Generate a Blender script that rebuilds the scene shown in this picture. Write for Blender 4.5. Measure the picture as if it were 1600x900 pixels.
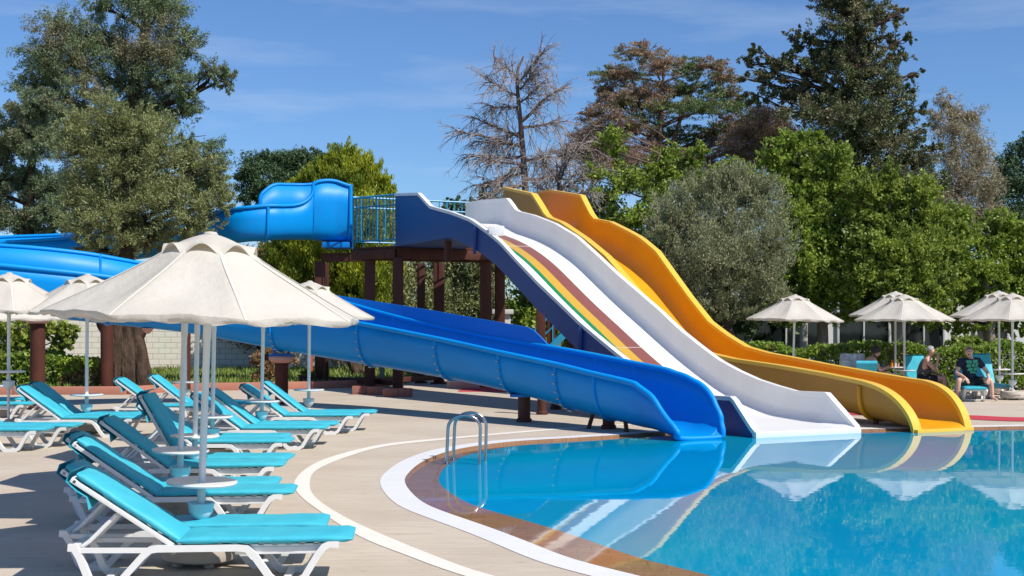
import bpy, bmesh, math, random
import numpy as np
from mathutils import Vector, Matrix
R = math.radians
for o in list(bpy.data.objects): bpy.data.objects.remove(o)
SC = bpy.context.scene
COL = SC.collection

# ------------------------------------------------------------------ camera, light, exposure
CAM_Z, FPX, HOR = 1.75, 2000.0, 503.0
cam = bpy.data.cameras.new('camera'); cam.sensor_width = 36.0; cam.lens = 36.0 * FPX / 1600
cam.shift_y = (HOR - 450.0) / 1600.0
cam.clip_start = 0.1; cam.clip_end = 6000
cam_ob = bpy.data.objects.new('camera', cam); COL.objects.link(cam_ob)
cam_ob.location = (0, 0, CAM_Z); cam_ob.rotation_euler = (R(90), 0, 0)
SC.camera = cam_ob

SUN_DIR = Vector((0.70, -0.52, 1.0)).normalized()
SUN_EL = math.asin(SUN_DIR.z); SUN_AZ = math.atan2(SUN_DIR.x, SUN_DIR.y)
w = bpy.data.worlds.new('World'); SC.world = w; w.use_nodes = True
nt = w.node_tree; nt.nodes.clear()
sky = nt.nodes.new('ShaderNodeTexSky'); sky.sky_type = 'NISHITA'; sky.sun_disc = False
sky.sun_elevation = SUN_EL; sky.sun_rotation = SUN_AZ; sky.altitude = 300; sky.air_density = 1.0; sky.dust_density = 0.25; sky.ozone_density = 2.5
bg = nt.nodes.new('ShaderNodeBackground'); bg.inputs['Strength'].default_value = 0.085
# thin streaks of cirrus
tc = nt.nodes.new('ShaderNodeTexCoord'); mp = nt.nodes.new('ShaderNodeMapping'); mp.inputs['Scale'].default_value = (2.2, 2.2, 16.0)
mp.inputs['Rotation'].default_value = (0.0, R(5), 0.0)
nz = nt.nodes.new('ShaderNodeTexNoise'); nz.inputs['Scale'].default_value = 2.4; nz.inputs['Detail'].default_value = 6; nz.inputs['Roughness'].default_value = 0.55
cr = nt.nodes.new('ShaderNodeValToRGB'); cr.color_ramp.elements[0].position = 0.5; cr.color_ramp.elements[1].position = 0.85
cr.color_ramp.elements[1].color = (0.26, 0.26, 0.26, 1)
mx = nt.nodes.new('ShaderNodeMixRGB'); mx.inputs['Color2'].default_value = (7.5, 8.0, 8.8, 1)
tint = nt.nodes.new('ShaderNodeMixRGB'); tint.blend_type = 'MULTIPLY'; tint.inputs['Fac'].default_value = 1.0; tint.inputs['Color2'].default_value = (0.62, 0.84, 1.13, 1)
out = nt.nodes.new('ShaderNodeOutputWorld')
L = nt.links.new
L(tc.outputs['Generated'], mp.inputs['Vector']); L(mp.outputs['Vector'], nz.inputs['Vector']); L(nz.outputs['Fac'], cr.inputs['Fac'])
L(sky.outputs['Color'], tint.inputs['Color1']); L(tint.outputs['Color'], mx.inputs['Color1']); L(cr.outputs['Color'], mx.inputs['Fac'])
L(mx.outputs['Color'], bg.inputs['Color']); L(bg.outputs['Background'], out.inputs['Surface'])

sun = bpy.data.lights.new('sun', 'SUN'); sun.energy = 4.2; sun.angle = R(0.53); sun.color = (1.0, 0.95, 0.87)
sun_ob = bpy.data.objects.new('sun', sun); COL.objects.link(sun_ob)
sun_ob.rotation_euler = (-SUN_DIR).to_track_quat('-Z', 'Y').to_euler(); sun_ob.location = (20, -10, 30)
SC.view_settings.view_transform = 'Standard'; SC.view_settings.look = 'None'
SC.view_settings.exposure = 0.42; SC.view_settings.gamma = 1.0; SC.view_settings.use_curve_mapping = False
SC.cycles.use_denoising = True
SC.cycles.max_bounces = 8; SC.cycles.diffuse_bounces = 3; SC.cycles.glossy_bounces = 4; SC.cycles.transmission_bounces = 3
SC.cycles.caustics_reflective = False; SC.cycles.caustics_refractive = False

rng = np.random.default_rng(7); random.seed(7)

# ------------------------------------------------------------------ helpers: photo pixel (1600 x 900) to a place
def G(px, py, z=0.0):
    Y = (CAM_Z - z) * FPX / (py - HOR)
    return Vector(((px - 800) / FPX * Y, Y, z))
def AT(px, py, Y):
    return Vector(((px - 800) / FPX * Y, Y, CAM_Z - (py - HOR) * Y / FPX))
def on_line(px, py, P0, P1):
    k = (px - 800) / FPX; dx, dy = P1[0] - P0[0], P1[1] - P0[1]
    t = (k * P0[1] - P0[0]) / (dx - k * dy)
    Y = P0[1] + t * dy
    return t * math.hypot(dx, dy), CAM_Z - (py - HOR) * Y / FPX

# ------------------------------------------------------------------ materials
def mat(name, color, rough=0.6, metal=0.0, spec=0.5, noise=None, bump=None, coat=0.0, coat_rough=0.1, ior=None, vor=None):
    """noise: (scale xyz, amount, second colour or None); bump: (scale xyz, strength, distance)"""
    m = bpy.data.materials.new(name); m.use_nodes = True
    n = m.node_tree; b = n.nodes['Principled BSDF']; LK = n.links.new
    b.inputs['Base Color'].default_value = (*color, 1); b.inputs['Roughness'].default_value = rough
    b.inputs['Metallic'].default_value = metal; b.inputs['Specular IOR Level'].default_value = spec
    if ior: b.inputs['IOR'].default_value = ior
    if coat: b.inputs['Coat Weight'].default_value = coat; b.inputs['Coat Roughness'].default_value = coat_rough
    t = n.nodes.new('ShaderNodeTexCoord')
    def nzn(scale, detail=5, rough_=0.6):
        mpn = n.nodes.new('ShaderNodeMapping'); mpn.inputs['Scale'].default_value = scale
        x = n.nodes.new('ShaderNodeTexNoise'); x.inputs['Scale'].default_value = 1.0; x.inputs['Detail'].default_value = detail
        x.inputs['Roughness'].default_value = rough_
        LK(t.outputs['Object'], mpn.inputs['Vector']); LK(mpn.outputs['Vector'], x.inputs['Vector']); return x
    if noise:
        sc, amt, c2 = noise
        x = nzn(sc)
        ramp = n.nodes.new('ShaderNodeValToRGB'); ramp.color_ramp.elements[0].position = 0.32; ramp.color_ramp.elements[1].position = 0.68
        LK(x.outputs['Fac'], ramp.inputs['Fac'])
        mixn = n.nodes.new('ShaderNodeMixRGB'); mixn.inputs['Color1'].default_value = (*color, 1)
        c2 = c2 or tuple(c * (1 - amt) for c in color)
        mixn.inputs['Color2'].default_value = (*c2, 1)
        mul = n.nodes.new('ShaderNodeMath'); mul.operation = 'MULTIPLY'; mul.inputs[1].default_value = amt if noise[2] else 1.0
        LK(ramp.outputs['Color'], mul.inputs[0]); LK(mul.outputs[0], mixn.inputs['Fac']); LK(mixn.outputs['Color'], b.inputs['Base Color'])
        mr = n.nodes.new('ShaderNodeMath'); mr.operation = 'MULTIPLY_ADD'; mr.inputs[1].default_value = 0.12; mr.inputs[2].default_value = max(0.0, rough - 0.06)
        LK(x.outputs['Fac'], mr.inputs[0]); LK(mr.outputs[0], b.inputs['Roughness'])
    if bump:
        sc, st, dist = bump
        x = nzn(sc, 4)
        bn = n.nodes.new('ShaderNodeBump'); bn.inputs['Strength'].default_value = st; bn.inputs['Distance'].default_value = dist
        LK(x.outputs['Fac'], bn.inputs['Height']); LK(bn.outputs['Normal'], b.inputs['Normal'])
    return m

def leaf_mat(name, c1, c2, c3=None, clump=0.6, c3_at=(0.52, 0.62), trans=0.3, clump_scale=0.8, gain=1.75):
    c1 = tuple(q * gain for q in c1); c2 = tuple(q * gain for q in c2); c3 = tuple(q * gain for q in c3) if c3 else None
    """leaf colour varies from leaf to leaf (c1..c2), and by patches of the crown towards c3"""
    m = bpy.data.materials.new(name); m.use_nodes = True; n = m.node_tree; n.nodes.clear(); LK = n.links.new
    g = n.nodes.new('ShaderNodeNewGeometry'); t = n.nodes.new('ShaderNodeTexCoord')
    x = n.nodes.new('ShaderNodeMixRGB'); x.inputs['Color1'].default_value = (*c1, 1); x.inputs['Color2'].default_value = (*c2, 1)
    LK(g.outputs['Random Per Island'], x.inputs['Fac']); col = x.outputs['Color']
    if c3:
        z = n.nodes.new('ShaderNodeTexNoise'); z.inputs['Scale'].default_value = clump_scale; z.inputs['Detail'].default_value = 3
        LK(t.outputs['Object'], z.inputs['Vector'])
        r = n.nodes.new('ShaderNodeValToRGB'); r.color_ramp.elements[0].position = c3_at[0]; r.color_ramp.elements[1].position = c3_at[1]
        r.color_ramp.elements[1].color = (clump, clump, clump, 1)
        LK(z.outputs['Fac'], r.inputs['Fac'])
        y = n.nodes.new('ShaderNodeMixRGB'); y.inputs['Color2'].default_value = (*c3, 1)
        LK(r.outputs['Color'], y.inputs['Fac']); LK(col, y.inputs['Color1']); col = y.outputs['Color']
    d = n.nodes.new('ShaderNodeBsdfPrincipled'); d.inputs['Roughness'].default_value = 0.5; d.inputs['Specular IOR Level'].default_value = 0.35
    tr = n.nodes.new('ShaderNodeBsdfTranslucent'); mixs = n.nodes.new('ShaderNodeMixShader'); mixs.inputs[0].default_value = trans
    o = n.nodes.new('ShaderNodeOutputMaterial')
    LK(col, d.inputs['Base Color']); LK(col, tr.inputs['Color']); LK(d.outputs[0], mixs.inputs[1]); LK(tr.outputs[0], mixs.inputs[2]); LK(mixs.outputs[0], o.inputs['Surface'])
    return m

M = {}
M['plastic'] = mat('white_plastic', (0.74, 0.74, 0.72), 0.38, noise=((9, 9, 9), 0.18, (0.55, 0.53, 0.49)))
M['cushion'] = mat('turquoise_fabric', (0.055, 0.45, 0.56), 0.55, spec=0.35, noise=((3, 3, 3), 0.7, (0.02, 0.345, 0.47)), bump=((6, 14, 10), 0.4, 0.02))
M['canvas'] = mat('cream_canvas', (0.66, 0.62, 0.55), 0.85, spec=0.2, noise=((2.5, 2.5, 2), 0.8, (0.58, 0.54, 0.47)), bump=((7, 7, 7), 0.5, 0.03))
def add_translucency(m, f, col):
    n = m.node_tree; o = n.nodes['Material Output']; b = n.nodes['Principled BSDF']
    tr = n.nodes.new('ShaderNodeBsdfTranslucent'); tr.inputs['Color'].default_value = (*col, 1); mx_ = n.nodes.new('ShaderNodeMixShader'); mx_.inputs[0].default_value = f
    n.links.new(b.outputs[0], mx_.inputs[1]); n.links.new(tr.outputs[0], mx_.inputs[2]); n.links.new(mx_.outputs[0], o.inputs['Surface'])
add_translucency(M['canvas'], 0.22, (0.72, 0.60, 0.40))
M['seam'] = mat('cream_seam_tape', (0.61, 0.57, 0.49), 0.85, spec=0.2)
M['pole'] = mat('white_painted_pole', (0.72, 0.73, 0.72), 0.42, noise=((8, 8, 3), 0.35, (0.5, 0.5, 0.48)))
M['drum'] = mat('beige_concrete_drum', (0.52, 0.46, 0.39), 0.75, noise=((6, 6, 6), 0.5, (0.40, 0.35, 0.30)), bump=((30, 30, 30), 0.3, 0.004))
M['ashtray'] = mat('pale_plastic_bowl', (0.58, 0.68, 0.70), 0.35)
M['blue'] = mat('blue_fibreglass', (0.0, 0.265, 0.70), 0.42, spec=0.22, noise=((0.9, 0.9, 2.2), 0.7, (0.0, 0.215, 0.60)), bump=((1.2, 1.2, 2), 0.05, 0.05))
M['blue_deep'] = mat('deep_blue_fibreglass', (0.0, 0.19, 0.60), 0.38, spec=0.3, noise=((0.6, 0.6, 1.2), 0.5, (0.0, 0.16, 0.54)))
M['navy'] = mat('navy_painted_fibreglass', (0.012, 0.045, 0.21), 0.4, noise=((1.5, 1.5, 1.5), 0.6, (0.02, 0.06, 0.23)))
M['gel'] = mat('white_gelcoat', (0.80, 0.78, 0.745), 0.3, noise=((1.6, 1.6, 1.0), 0.6, (0.70, 0.68, 0.645)))
M['green_stripe'] = mat('green_stripe', (0.01, 0.20, 0.07), 0.3)
M['yellow_stripe'] = mat('mustard_stripe', (0.56, 0.33, 0.03), 0.3)
M['red_stripe'] = mat('brown_red_stripe', (0.24, 0.075, 0.055), 0.3, noise=((2, 2, 2), 0.5, (0.20, 0.06, 0.045)))
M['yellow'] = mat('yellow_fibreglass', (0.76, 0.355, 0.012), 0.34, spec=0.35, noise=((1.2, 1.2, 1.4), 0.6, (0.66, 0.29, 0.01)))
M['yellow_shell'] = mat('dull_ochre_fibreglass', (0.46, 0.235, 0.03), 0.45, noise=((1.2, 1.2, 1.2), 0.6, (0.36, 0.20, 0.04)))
M['yellow_rim'] = mat('pale_yellow_rim', (0.78, 0.47, 0.05), 0.34)
M['post'] = mat('dark_brown_painted_steel', (0.06, 0.019, 0.014), 0.55, spec=0.3, noise=((5, 5, 1.2), 0.8, (0.10, 0.034, 0.02)), bump=((18, 18, 18), 0.2, 0.01))
M['pier'] = mat('red_brown_plaster', (0.088, 0.028, 0.017), 0.75, spec=0.2, noise=((3, 3, 2), 0.8, (0.045, 0.016, 0.012)), bump=((25, 25, 25), 0.4, 0.01))
M['pink'] = mat('pink_painted_concrete', (0.58, 0.30, 0.25), 0.8, noise=((6, 6, 6), 0.5, (0.5, 0.24, 0.2)))
M['rail'] = mat('turquoise_painted_steel', (0.02, 0.26, 0.42), 0.4)
M['steel'] = mat('polished_steel', (0.42, 0.42, 0.42), 0.2, metal=1.0)
M['kerb'] = mat('red_kerb', (0.42, 0.17, 0.11), 0.85, noise=((5, 5, 5), 0.6, (0.34, 0.15, 0.11)), bump=((30, 30, 30), 0.4, 0.01))
M['brick'] = mat('old_brick', (0.30, 0.10, 0.07), 0.9, noise=((9, 9, 9), 0.6, (0.36, 0.2, 0.15)), bump=((40, 40, 40), 0.5, 0.01))
M['bark'] = mat('grey_brown_bark', (0.10, 0.066, 0.045), 0.9, spec=0.2, noise=((6, 6, 2.0), 0.9, (0.022, 0.015, 0.011)), bump=((8, 8, 2.4), 1.0, 0.12))
M['bark_pale'] = mat('pale_bark', (0.27, 0.21, 0.165), 0.9, noise=((6, 6, 2), 0.7, (0.13, 0.1, 0.08)), bump=((10, 10, 3), 0.7, 0.04))
M['bark_red'] = mat('reddish_bark', (0.19, 0.125, 0.095), 0.9, noise=((5, 5, 2), 0.7, (0.10, 0.066, 0.052)))
M['twig'] = mat('grey_twigs', (0.34, 0.285, 0.255), 0.9, noise=((1, 1, 1), 0.6, (0.21, 0.16, 0.135)))
M['red_cloth'] = mat('red_matting', (0.48, 0.035, 0.05), 0.9, noise=((12, 12, 12), 0.4, (0.38, 0.03, 0.045)))
M['white_wall'] = mat('white_render', (0.72, 0.72, 0.74), 0.85, noise=((1, 1, 1.5), 0.3, (0.62, 0.62, 0.63)))
M['window'] = mat('dark_window_glass', (0.012, 0.016, 0.018), 0.06, spec=0.6)
M['alu'] = mat('white_aluminium', (0.62, 0.63, 0.64), 0.4)
M['soil'] = mat('dark_soil', (0.035, 0.024, 0.018), 0.95)
M['skin'] = mat('sunned_skin', (0.58, 0.32, 0.22), 0.5, noise=((8, 8, 8), 0.4, (0.5, 0.26, 0.17)))
M['skin2'] = mat('pale_sunned_skin', (0.64, 0.38, 0.28), 0.5, noise=((8, 8, 8), 0.4, (0.56, 0.31, 0.22)))
M['hair_fair'] = mat('sandy_hair', (0.50, 0.34, 0.18), 0.7, bump=((50, 50, 50), 0.6, 0.01))
M['hair_grey'] = mat('grey_hair', (0.33, 0.32, 0.31), 0.7, bump=((50, 50, 50), 0.6, 0.01))
M['hair_dark'] = mat('dark_hair', (0.014, 0.01, 0.009), 0.5, bump=((50, 50, 50), 0.6, 0.01))
M['navy_cloth'] = mat('navy_cotton', (0.014, 0.02, 0.042), 0.9)
M['green_print'] = mat('green_print', (0.06, 0.34, 0.20), 0.9)
M['grey_cloth'] = mat('dark_grey_cotton', (0.075, 0.068, 0.066), 0.9)
M['black_cloth'] = mat('black_cotton', (0.012, 0.012, 0.014), 0.9)
M['eye'] = mat('dark_eye', (0.02, 0.015, 0.012), 0.3)
M['cig'] = mat('white_paper', (0.8, 0.78, 0.74), 0.8)
M['orange'] = mat('orange_plastic', (0.65, 0.2, 0.02), 0.35)
M['towel'] = mat('white_towel_with_dark_print', (0.68, 0.68, 0.68), 0.9, noise=((7, 7, 7), 0.7, (0.06, 0.06, 0.07)))
M['terracotta'] = mat('dark_terracotta', (0.09, 0.04, 0.028), 0.8)
M['red_post'] = mat('orange_red_paint', (0.48, 0.09, 0.03), 0.5)
M['green_post'] = mat('grey_green_paint', (0.17, 0.22, 0.17), 0.6)
M['pale_stone'] = mat('pale_stone', (0.55, 0.52, 0.46), 0.85, noise=((4, 4, 4), 0.4, (0.45, 0.42, 0.37)))
M['white_tile'] = mat('white_tile_band', (0.80, 0.785, 0.76), 0.4, noise=((3, 3, 3), 0.6, (0.69, 0.675, 0.65)))
M['cream_tile'] = mat('cream_inlay', (0.76, 0.70, 0.62), 0.7, noise=((5, 5, 5), 0.5, (0.66, 0.60, 0.52)))

def deck_material():
    m = bpy.data.materials.new('stamped_concrete'); m.use_nodes = True; n = m.node_tree; b = n.nodes['Principled BSDF']; LK = n.links.new
    t = n.nodes.new('ShaderNodeTexCoord')
    def noise(scale, detail, rough=0.6):
        mpn = n.nodes.new('ShaderNodeMapping'); mpn.inputs['Scale'].default_value = scale
        x = n.nodes.new('ShaderNodeTexNoise'); x.inputs['Scale'].default_value = 1; x.inputs['Detail'].default_value = detail; x.inputs['Roughness'].default_value = rough
        LK(t.outputs['Object'], mpn.inputs['Vector']); LK(mpn.outputs['Vector'], x.inputs['Vector']); return x
    grain = noise((1.6, 22, 1), 6, 0.65); blot = noise((0.55, 0.8, 1), 5, 0.6); spot = noise((9, 14, 1), 3, 0.5)
    r1 = n.nodes.new('ShaderNodeValToRGB'); r1.color_ramp.elements[0].position = 0.3; r1.color_ramp.elements[1].position = 0.68
    r1.color_ramp.elements[0].color = (0.445, 0.372, 0.287, 1); r1.color_ramp.elements[1].color = (0.585, 0.507, 0.41, 1)
    LK(grain.outputs['Fac'], r1.inputs['Fac'])
    r2 = n.nodes.new('ShaderNodeValToRGB'); r2.color_ramp.elements[0].position = 0.38; r2.color_ramp.elements[1].position = 0.7
    r2.color_ramp.elements[0].color = (0.0, 0.0, 0.0, 1); r2.color_ramp.elements[1].color = (0.8, 0.8, 0.8, 1)
    LK(blot.outputs['Fac'], r2.inputs['Fac'])
    mx1 = n.nodes.new('ShaderNodeMixRGB'); mx1.inputs['Color2'].default_value = (0.44, 0.36, 0.28, 1)
    LK(r2.outputs['Color'], mx1.inputs['Fac']); LK(r1.outputs['Color'], mx1.inputs['Color1'])
    r3 = n.nodes.new('ShaderNodeValToRGB'); r3.color_ramp.elements[0].position = 0.6; r3.color_ramp.elements[1].position = 0.78
    r3.color_ramp.elements[1].color = (0.45, 0.45, 0.45, 1); LK(spot.outputs['Fac'], r3.inputs['Fac'])
    mx2 = n.nodes.new('ShaderNodeMixRGB'); mx2.inputs['Color2'].default_value = (0.26, 0.19, 0.15, 1)
    LK(r3.outputs['Color'], mx2.inputs['Fac']); LK(mx1.outputs['Color'], mx2.inputs['Color1'])
    LK(mx2.outputs['Color'], b.inputs['Base Color'])
    b.inputs['Roughness'].default_value = 0.72; b.inputs['Specular IOR Level'].default_value = 0.3
    bn = n.nodes.new('ShaderNodeBump'); bn.inputs['Strength'].default_value = 0.35; bn.inputs['Distance'].default_value = 0.012
    LK(grain.outputs['Fac'], bn.inputs['Height']); LK(bn.outputs['Normal'], b.inputs['Normal'])
    return m
M['deck'] = deck_material()

def brick_material(name, c1, c2, mortar, scale, bw, rh, ms, rough=0.8, film=False, axes='XZ'):
    m = bpy.data.materials.new(name); m.use_nodes = True; n = m.node_tree; b = n.nodes['Principled BSDF']; LK = n.links.new
    t = n.nodes.new('ShaderNodeTexCoord'); s = n.nodes.new('ShaderNodeSeparateXYZ'); c = n.nodes.new('ShaderNodeCombineXYZ')
    LK(t.outputs['Object'], s.inputs[0]); LK(s.outputs[axes[0]], c.inputs['X']); LK(s.outputs[axes[1]], c.inputs['Y'])
    br = n.nodes.new('ShaderNodeTexBrick'); br.inputs['Scale'].default_value = scale; br.inputs['Brick Width'].default_value = bw; br.inputs['Row Height'].default_value = rh
    br.inputs['Mortar Size'].default_value = ms; br.inputs['Color1'].default_value = (*c1, 1); br.inputs['Color2'].default_value = (*c2, 1); br.inputs['Mortar'].default_value = (*mortar, 1)
    LK(c.outputs[0], br.inputs['Vector'])
    x = n.nodes.new('ShaderNodeTexNoise'); x.inputs['Scale'].default_value = 1.3; x.inputs['Detail'].default_value = 6; LK(t.outputs['Object'], x.inputs['Vector'])
    mm = n.nodes.new('ShaderNodeMixRGB'); mm.blend_type = 'MULTIPLY'; mm.inputs['Fac'].default_value = 0.45
    LK(br.outputs['Color'], mm.inputs['Color1']); LK(x.outputs['Color'], mm.inputs['Color2'])
    g = n.nodes.new('ShaderNodeMixRGB'); g.blend_type = 'MIX'; g.inputs['Fac'].default_value = 0.3
    LK(br.outputs['Color'], g.inputs['Color1']); LK(mm.outputs['Color'], g.inputs['Color2'])
    LK(g.outputs['Color'], b.inputs['Base Color']); b.inputs['Roughness'].default_value = rough
    if film:
        b.inputs['IOR'].default_value = 1.33; b.inputs['Roughness'].default_value = 0.03
        mpn = n.nodes.new('ShaderNodeMapping'); mpn.inputs['Scale'].default_value = (3, 3, 1); LK(t.outputs['Object'], mpn.inputs['Vector'])
        z = n.nodes.new('ShaderNodeTexNoise'); z.inputs['Scale'].default_value = 1; LK(mpn.outputs['Vector'], z.inputs['Vector'])
        bn = n.nodes.new('ShaderNodeBump'); bn.inputs['Strength'].default_value = 0.02; bn.inputs['Distance'].default_value = 0.02
        LK(z.outputs['Fac'], bn.inputs['Height']); LK(bn.outputs['Normal'], b.inputs['Normal'])
    else:
        bn = n.nodes.new('ShaderNodeBump'); bn.inputs['Strength'].default_value = 0.5; bn.inputs['Distance'].default_value = 0.01; bn.invert = True
        LK(br.outputs['Fac'], bn.inputs['Height']); LK(bn.outputs['Normal'], b.inputs['Normal'])
    return m
M['block_wall'] = brick_material('white_block_wall', (0.86, 0.79, 0.66), (0.82, 0.75, 0.62), (0.44, 0.40, 0.33), 1.0, 0.44, 0.2, 0.009)
M['brown_tile'] = brick_material('wet_brown_tile', (0.35, 0.20, 0.11), (0.30, 0.17, 0.092), (0.25, 0.145, 0.082), 1.0, 0.25, 0.125, 0.006, film=True, axes='XY')

def water_material():
    m = bpy.data.materials.new('pool_water'); m.use_nodes = True; n = m.node_tree; b = n.nodes['Principled BSDF']; LK = n.links.new
    t = n.nodes.new('ShaderNodeTexCoord')
    b.inputs['Roughness'].default_value = 0.015; b.inputs['IOR'].default_value = 1.33
    z = n.nodes.new('ShaderNodeTexNoise'); z.inputs['Scale'].default_value = 0.28; z.inputs['Detail'].default_value = 2; LK(t.outputs['Object'], z.inputs['Vector'])
    r = n.nodes.new('ShaderNodeValToRGB'); r.color_ramp.elements[0].position = 0.35; r.color_ramp.elements[1].position = 0.65
    r.color_ramp.elements[0].color = (0.0, 0.265, 0.50, 1); r.color_ramp.elements[1].color = (0.0, 0.325, 0.485, 1)
    LK(z.outputs['Fac'], r.inputs['Fac']); LK(r.outputs['Color'], b.inputs['Base Color'])
    def noise(scale, detail):
        mpn = n.nodes.new('ShaderNodeMapping'); mpn.inputs['Scale'].default_value = scale; LK(t.outputs['Object'], mpn.inputs['Vector'])
        x = n.nodes.new('ShaderNodeTexNoise'); x.inputs['Scale'].default_value = 1; x.inputs['Detail'].default_value = detail; LK(mpn.outputs['Vector'], x.inputs['Vector']); return x
    a = noise((1.3, 2.6, 1), 2); c = noise((5.0, 9.0, 1), 2)
    ad = n.nodes.new('ShaderNodeMath'); ad.operation = 'MULTIPLY_ADD'; ad.inputs[1].default_value = 0.22; LK(c.outputs['Fac'], ad.inputs[0]); LK(a.outputs['Fac'], ad.inputs[2])
    bn = n.nodes.new('ShaderNodeBump'); bn.inputs['Strength'].default_value = 0.010; bn.inputs['Distance'].default_value = 0.05
    LK(ad.outputs[0], bn.inputs['Height']); LK(bn.outputs['Normal'], b.inputs['Normal'])
    return m
M['water'] = water_material()

M['olive'] = leaf_mat('olive_leaves', (0.105, 0.118, 0.04), (0.175, 0.185, 0.075), (0.075, 0.085, 0.03), 0.6, trans=0.2)
M['olive_grey'] = leaf_mat('grey_olive_leaves', (0.13, 0.138, 0.066), (0.20, 0.205, 0.11), (0.10, 0.105, 0.048), 0.6, trans=0.2)
M['casuarina'] = leaf_mat('casuarina_needles', (0.055, 0.078, 0.036), (0.092, 0.118, 0.054), (0.115, 0.088, 0.054), 0.7, (0.54, 0.66), 0.2, 0.45, gain=2.15)
M['fluffy'] = leaf_mat('blue_green_needles', (0.05, 0.074, 0.038), (0.098, 0.125, 0.062), (0.095, 0.09, 0.048), 0.6, (0.5, 0.62), 0.2, 0.6, gain=2.15)
M['pine_dark'] = leaf_mat('dark_pine_needles', (0.022, 0.042, 0.018), (0.05, 0.082, 0.034), None, trans=0.15, gain=2.15)
M['golden'] = leaf_mat('golden_cypress_sprays', (0.135, 0.165, 0.01), (0.24, 0.25, 0.016), (0.055, 0.09, 0.01), 0.75, (0.47, 0.6), 0.28, 1.3)
M['pine_mix'] = leaf_mat('browning_pine_needles', (0.05, 0.075, 0.026), (0.09, 0.12, 0.04), (0.165, 0.105, 0.07), 0.9, (0.46, 0.55), 0.2, 0.36, gain=2.15)
M['pine_brown'] = leaf_mat('dead_pine_needles', (0.135, 0.088, 0.062), (0.195, 0.135, 0.095), (0.09, 0.085, 0.045), 0.6, (0.52, 0.6), 0.2, 0.6)
M['cypress'] = leaf_mat('dark_cypress_sprays', (0.032, 0.044, 0.016), (0.08, 0.09, 0.034), (0.14, 0.12, 0.065), 0.65, (0.5, 0.6), 0.12, 1.2, gain=1.75)
M['mulberry'] = leaf_mat('bright_green_leaves', (0.10, 0.15, 0.018), (0.225, 0.275, 0.045), (0.07, 0.105, 0.016), 0.65, (0.5, 0.62), 0.38, 0.7)
M['mulberry_b'] = leaf_mat('yellow_green_leaves', (0.11, 0.15, 0.02), (0.235, 0.27, 0.05), (0.075, 0.105, 0.018), 0.7, (0.47, 0.6), 0.38, 0.7)
M['wispy'] = leaf_mat('grey_olive_wisps', (0.15, 0.13, 0.08), (0.25, 0.215, 0.135), None, trans=0.3)
M['hedge'] = leaf_mat('hedge_leaves', (0.07, 0.12, 0.014), (0.16, 0.22, 0.03), (0.12, 0.10, 0.03), 0.6, (0.55, 0.65), 0.3, 1.5)
M['hedge_b'] = leaf_mat('variegated_hedge_leaves', (0.09, 0.13, 0.015), (0.21, 0.27, 0.03), (0.17, 0.10, 0.055), 0.8, (0.52, 0.6), 0.3, 1.3)
M['grass'] = leaf_mat('grass_blades', (0.075, 0.12, 0.02), (0.18, 0.22, 0.05), (0.16, 0.15, 0.05), 0.5, (0.5, 0.7), 0.3, 0.3)
M['dry'] = leaf_mat('dry_brown_leaves', (0.15, 0.08, 0.04), (0.22, 0.14, 0.06), (0.08, 0.10, 0.03), 0.7, (0.5, 0.6), 0.3, 1.2)
M['lawn'] = mat('lawn_soil', (0.085, 0.11, 0.03), 0.95, noise=((0.5, 0.5, 0.5), 0.7, (0.13, 0.115, 0.05)))
M['hill'] = mat('distant_hillside', (0.10, 0.15, 0.20), 0.95, noise=((0.02, 0.02, 0.02), 0.5, (0.08, 0.13, 0.15)))

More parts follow.
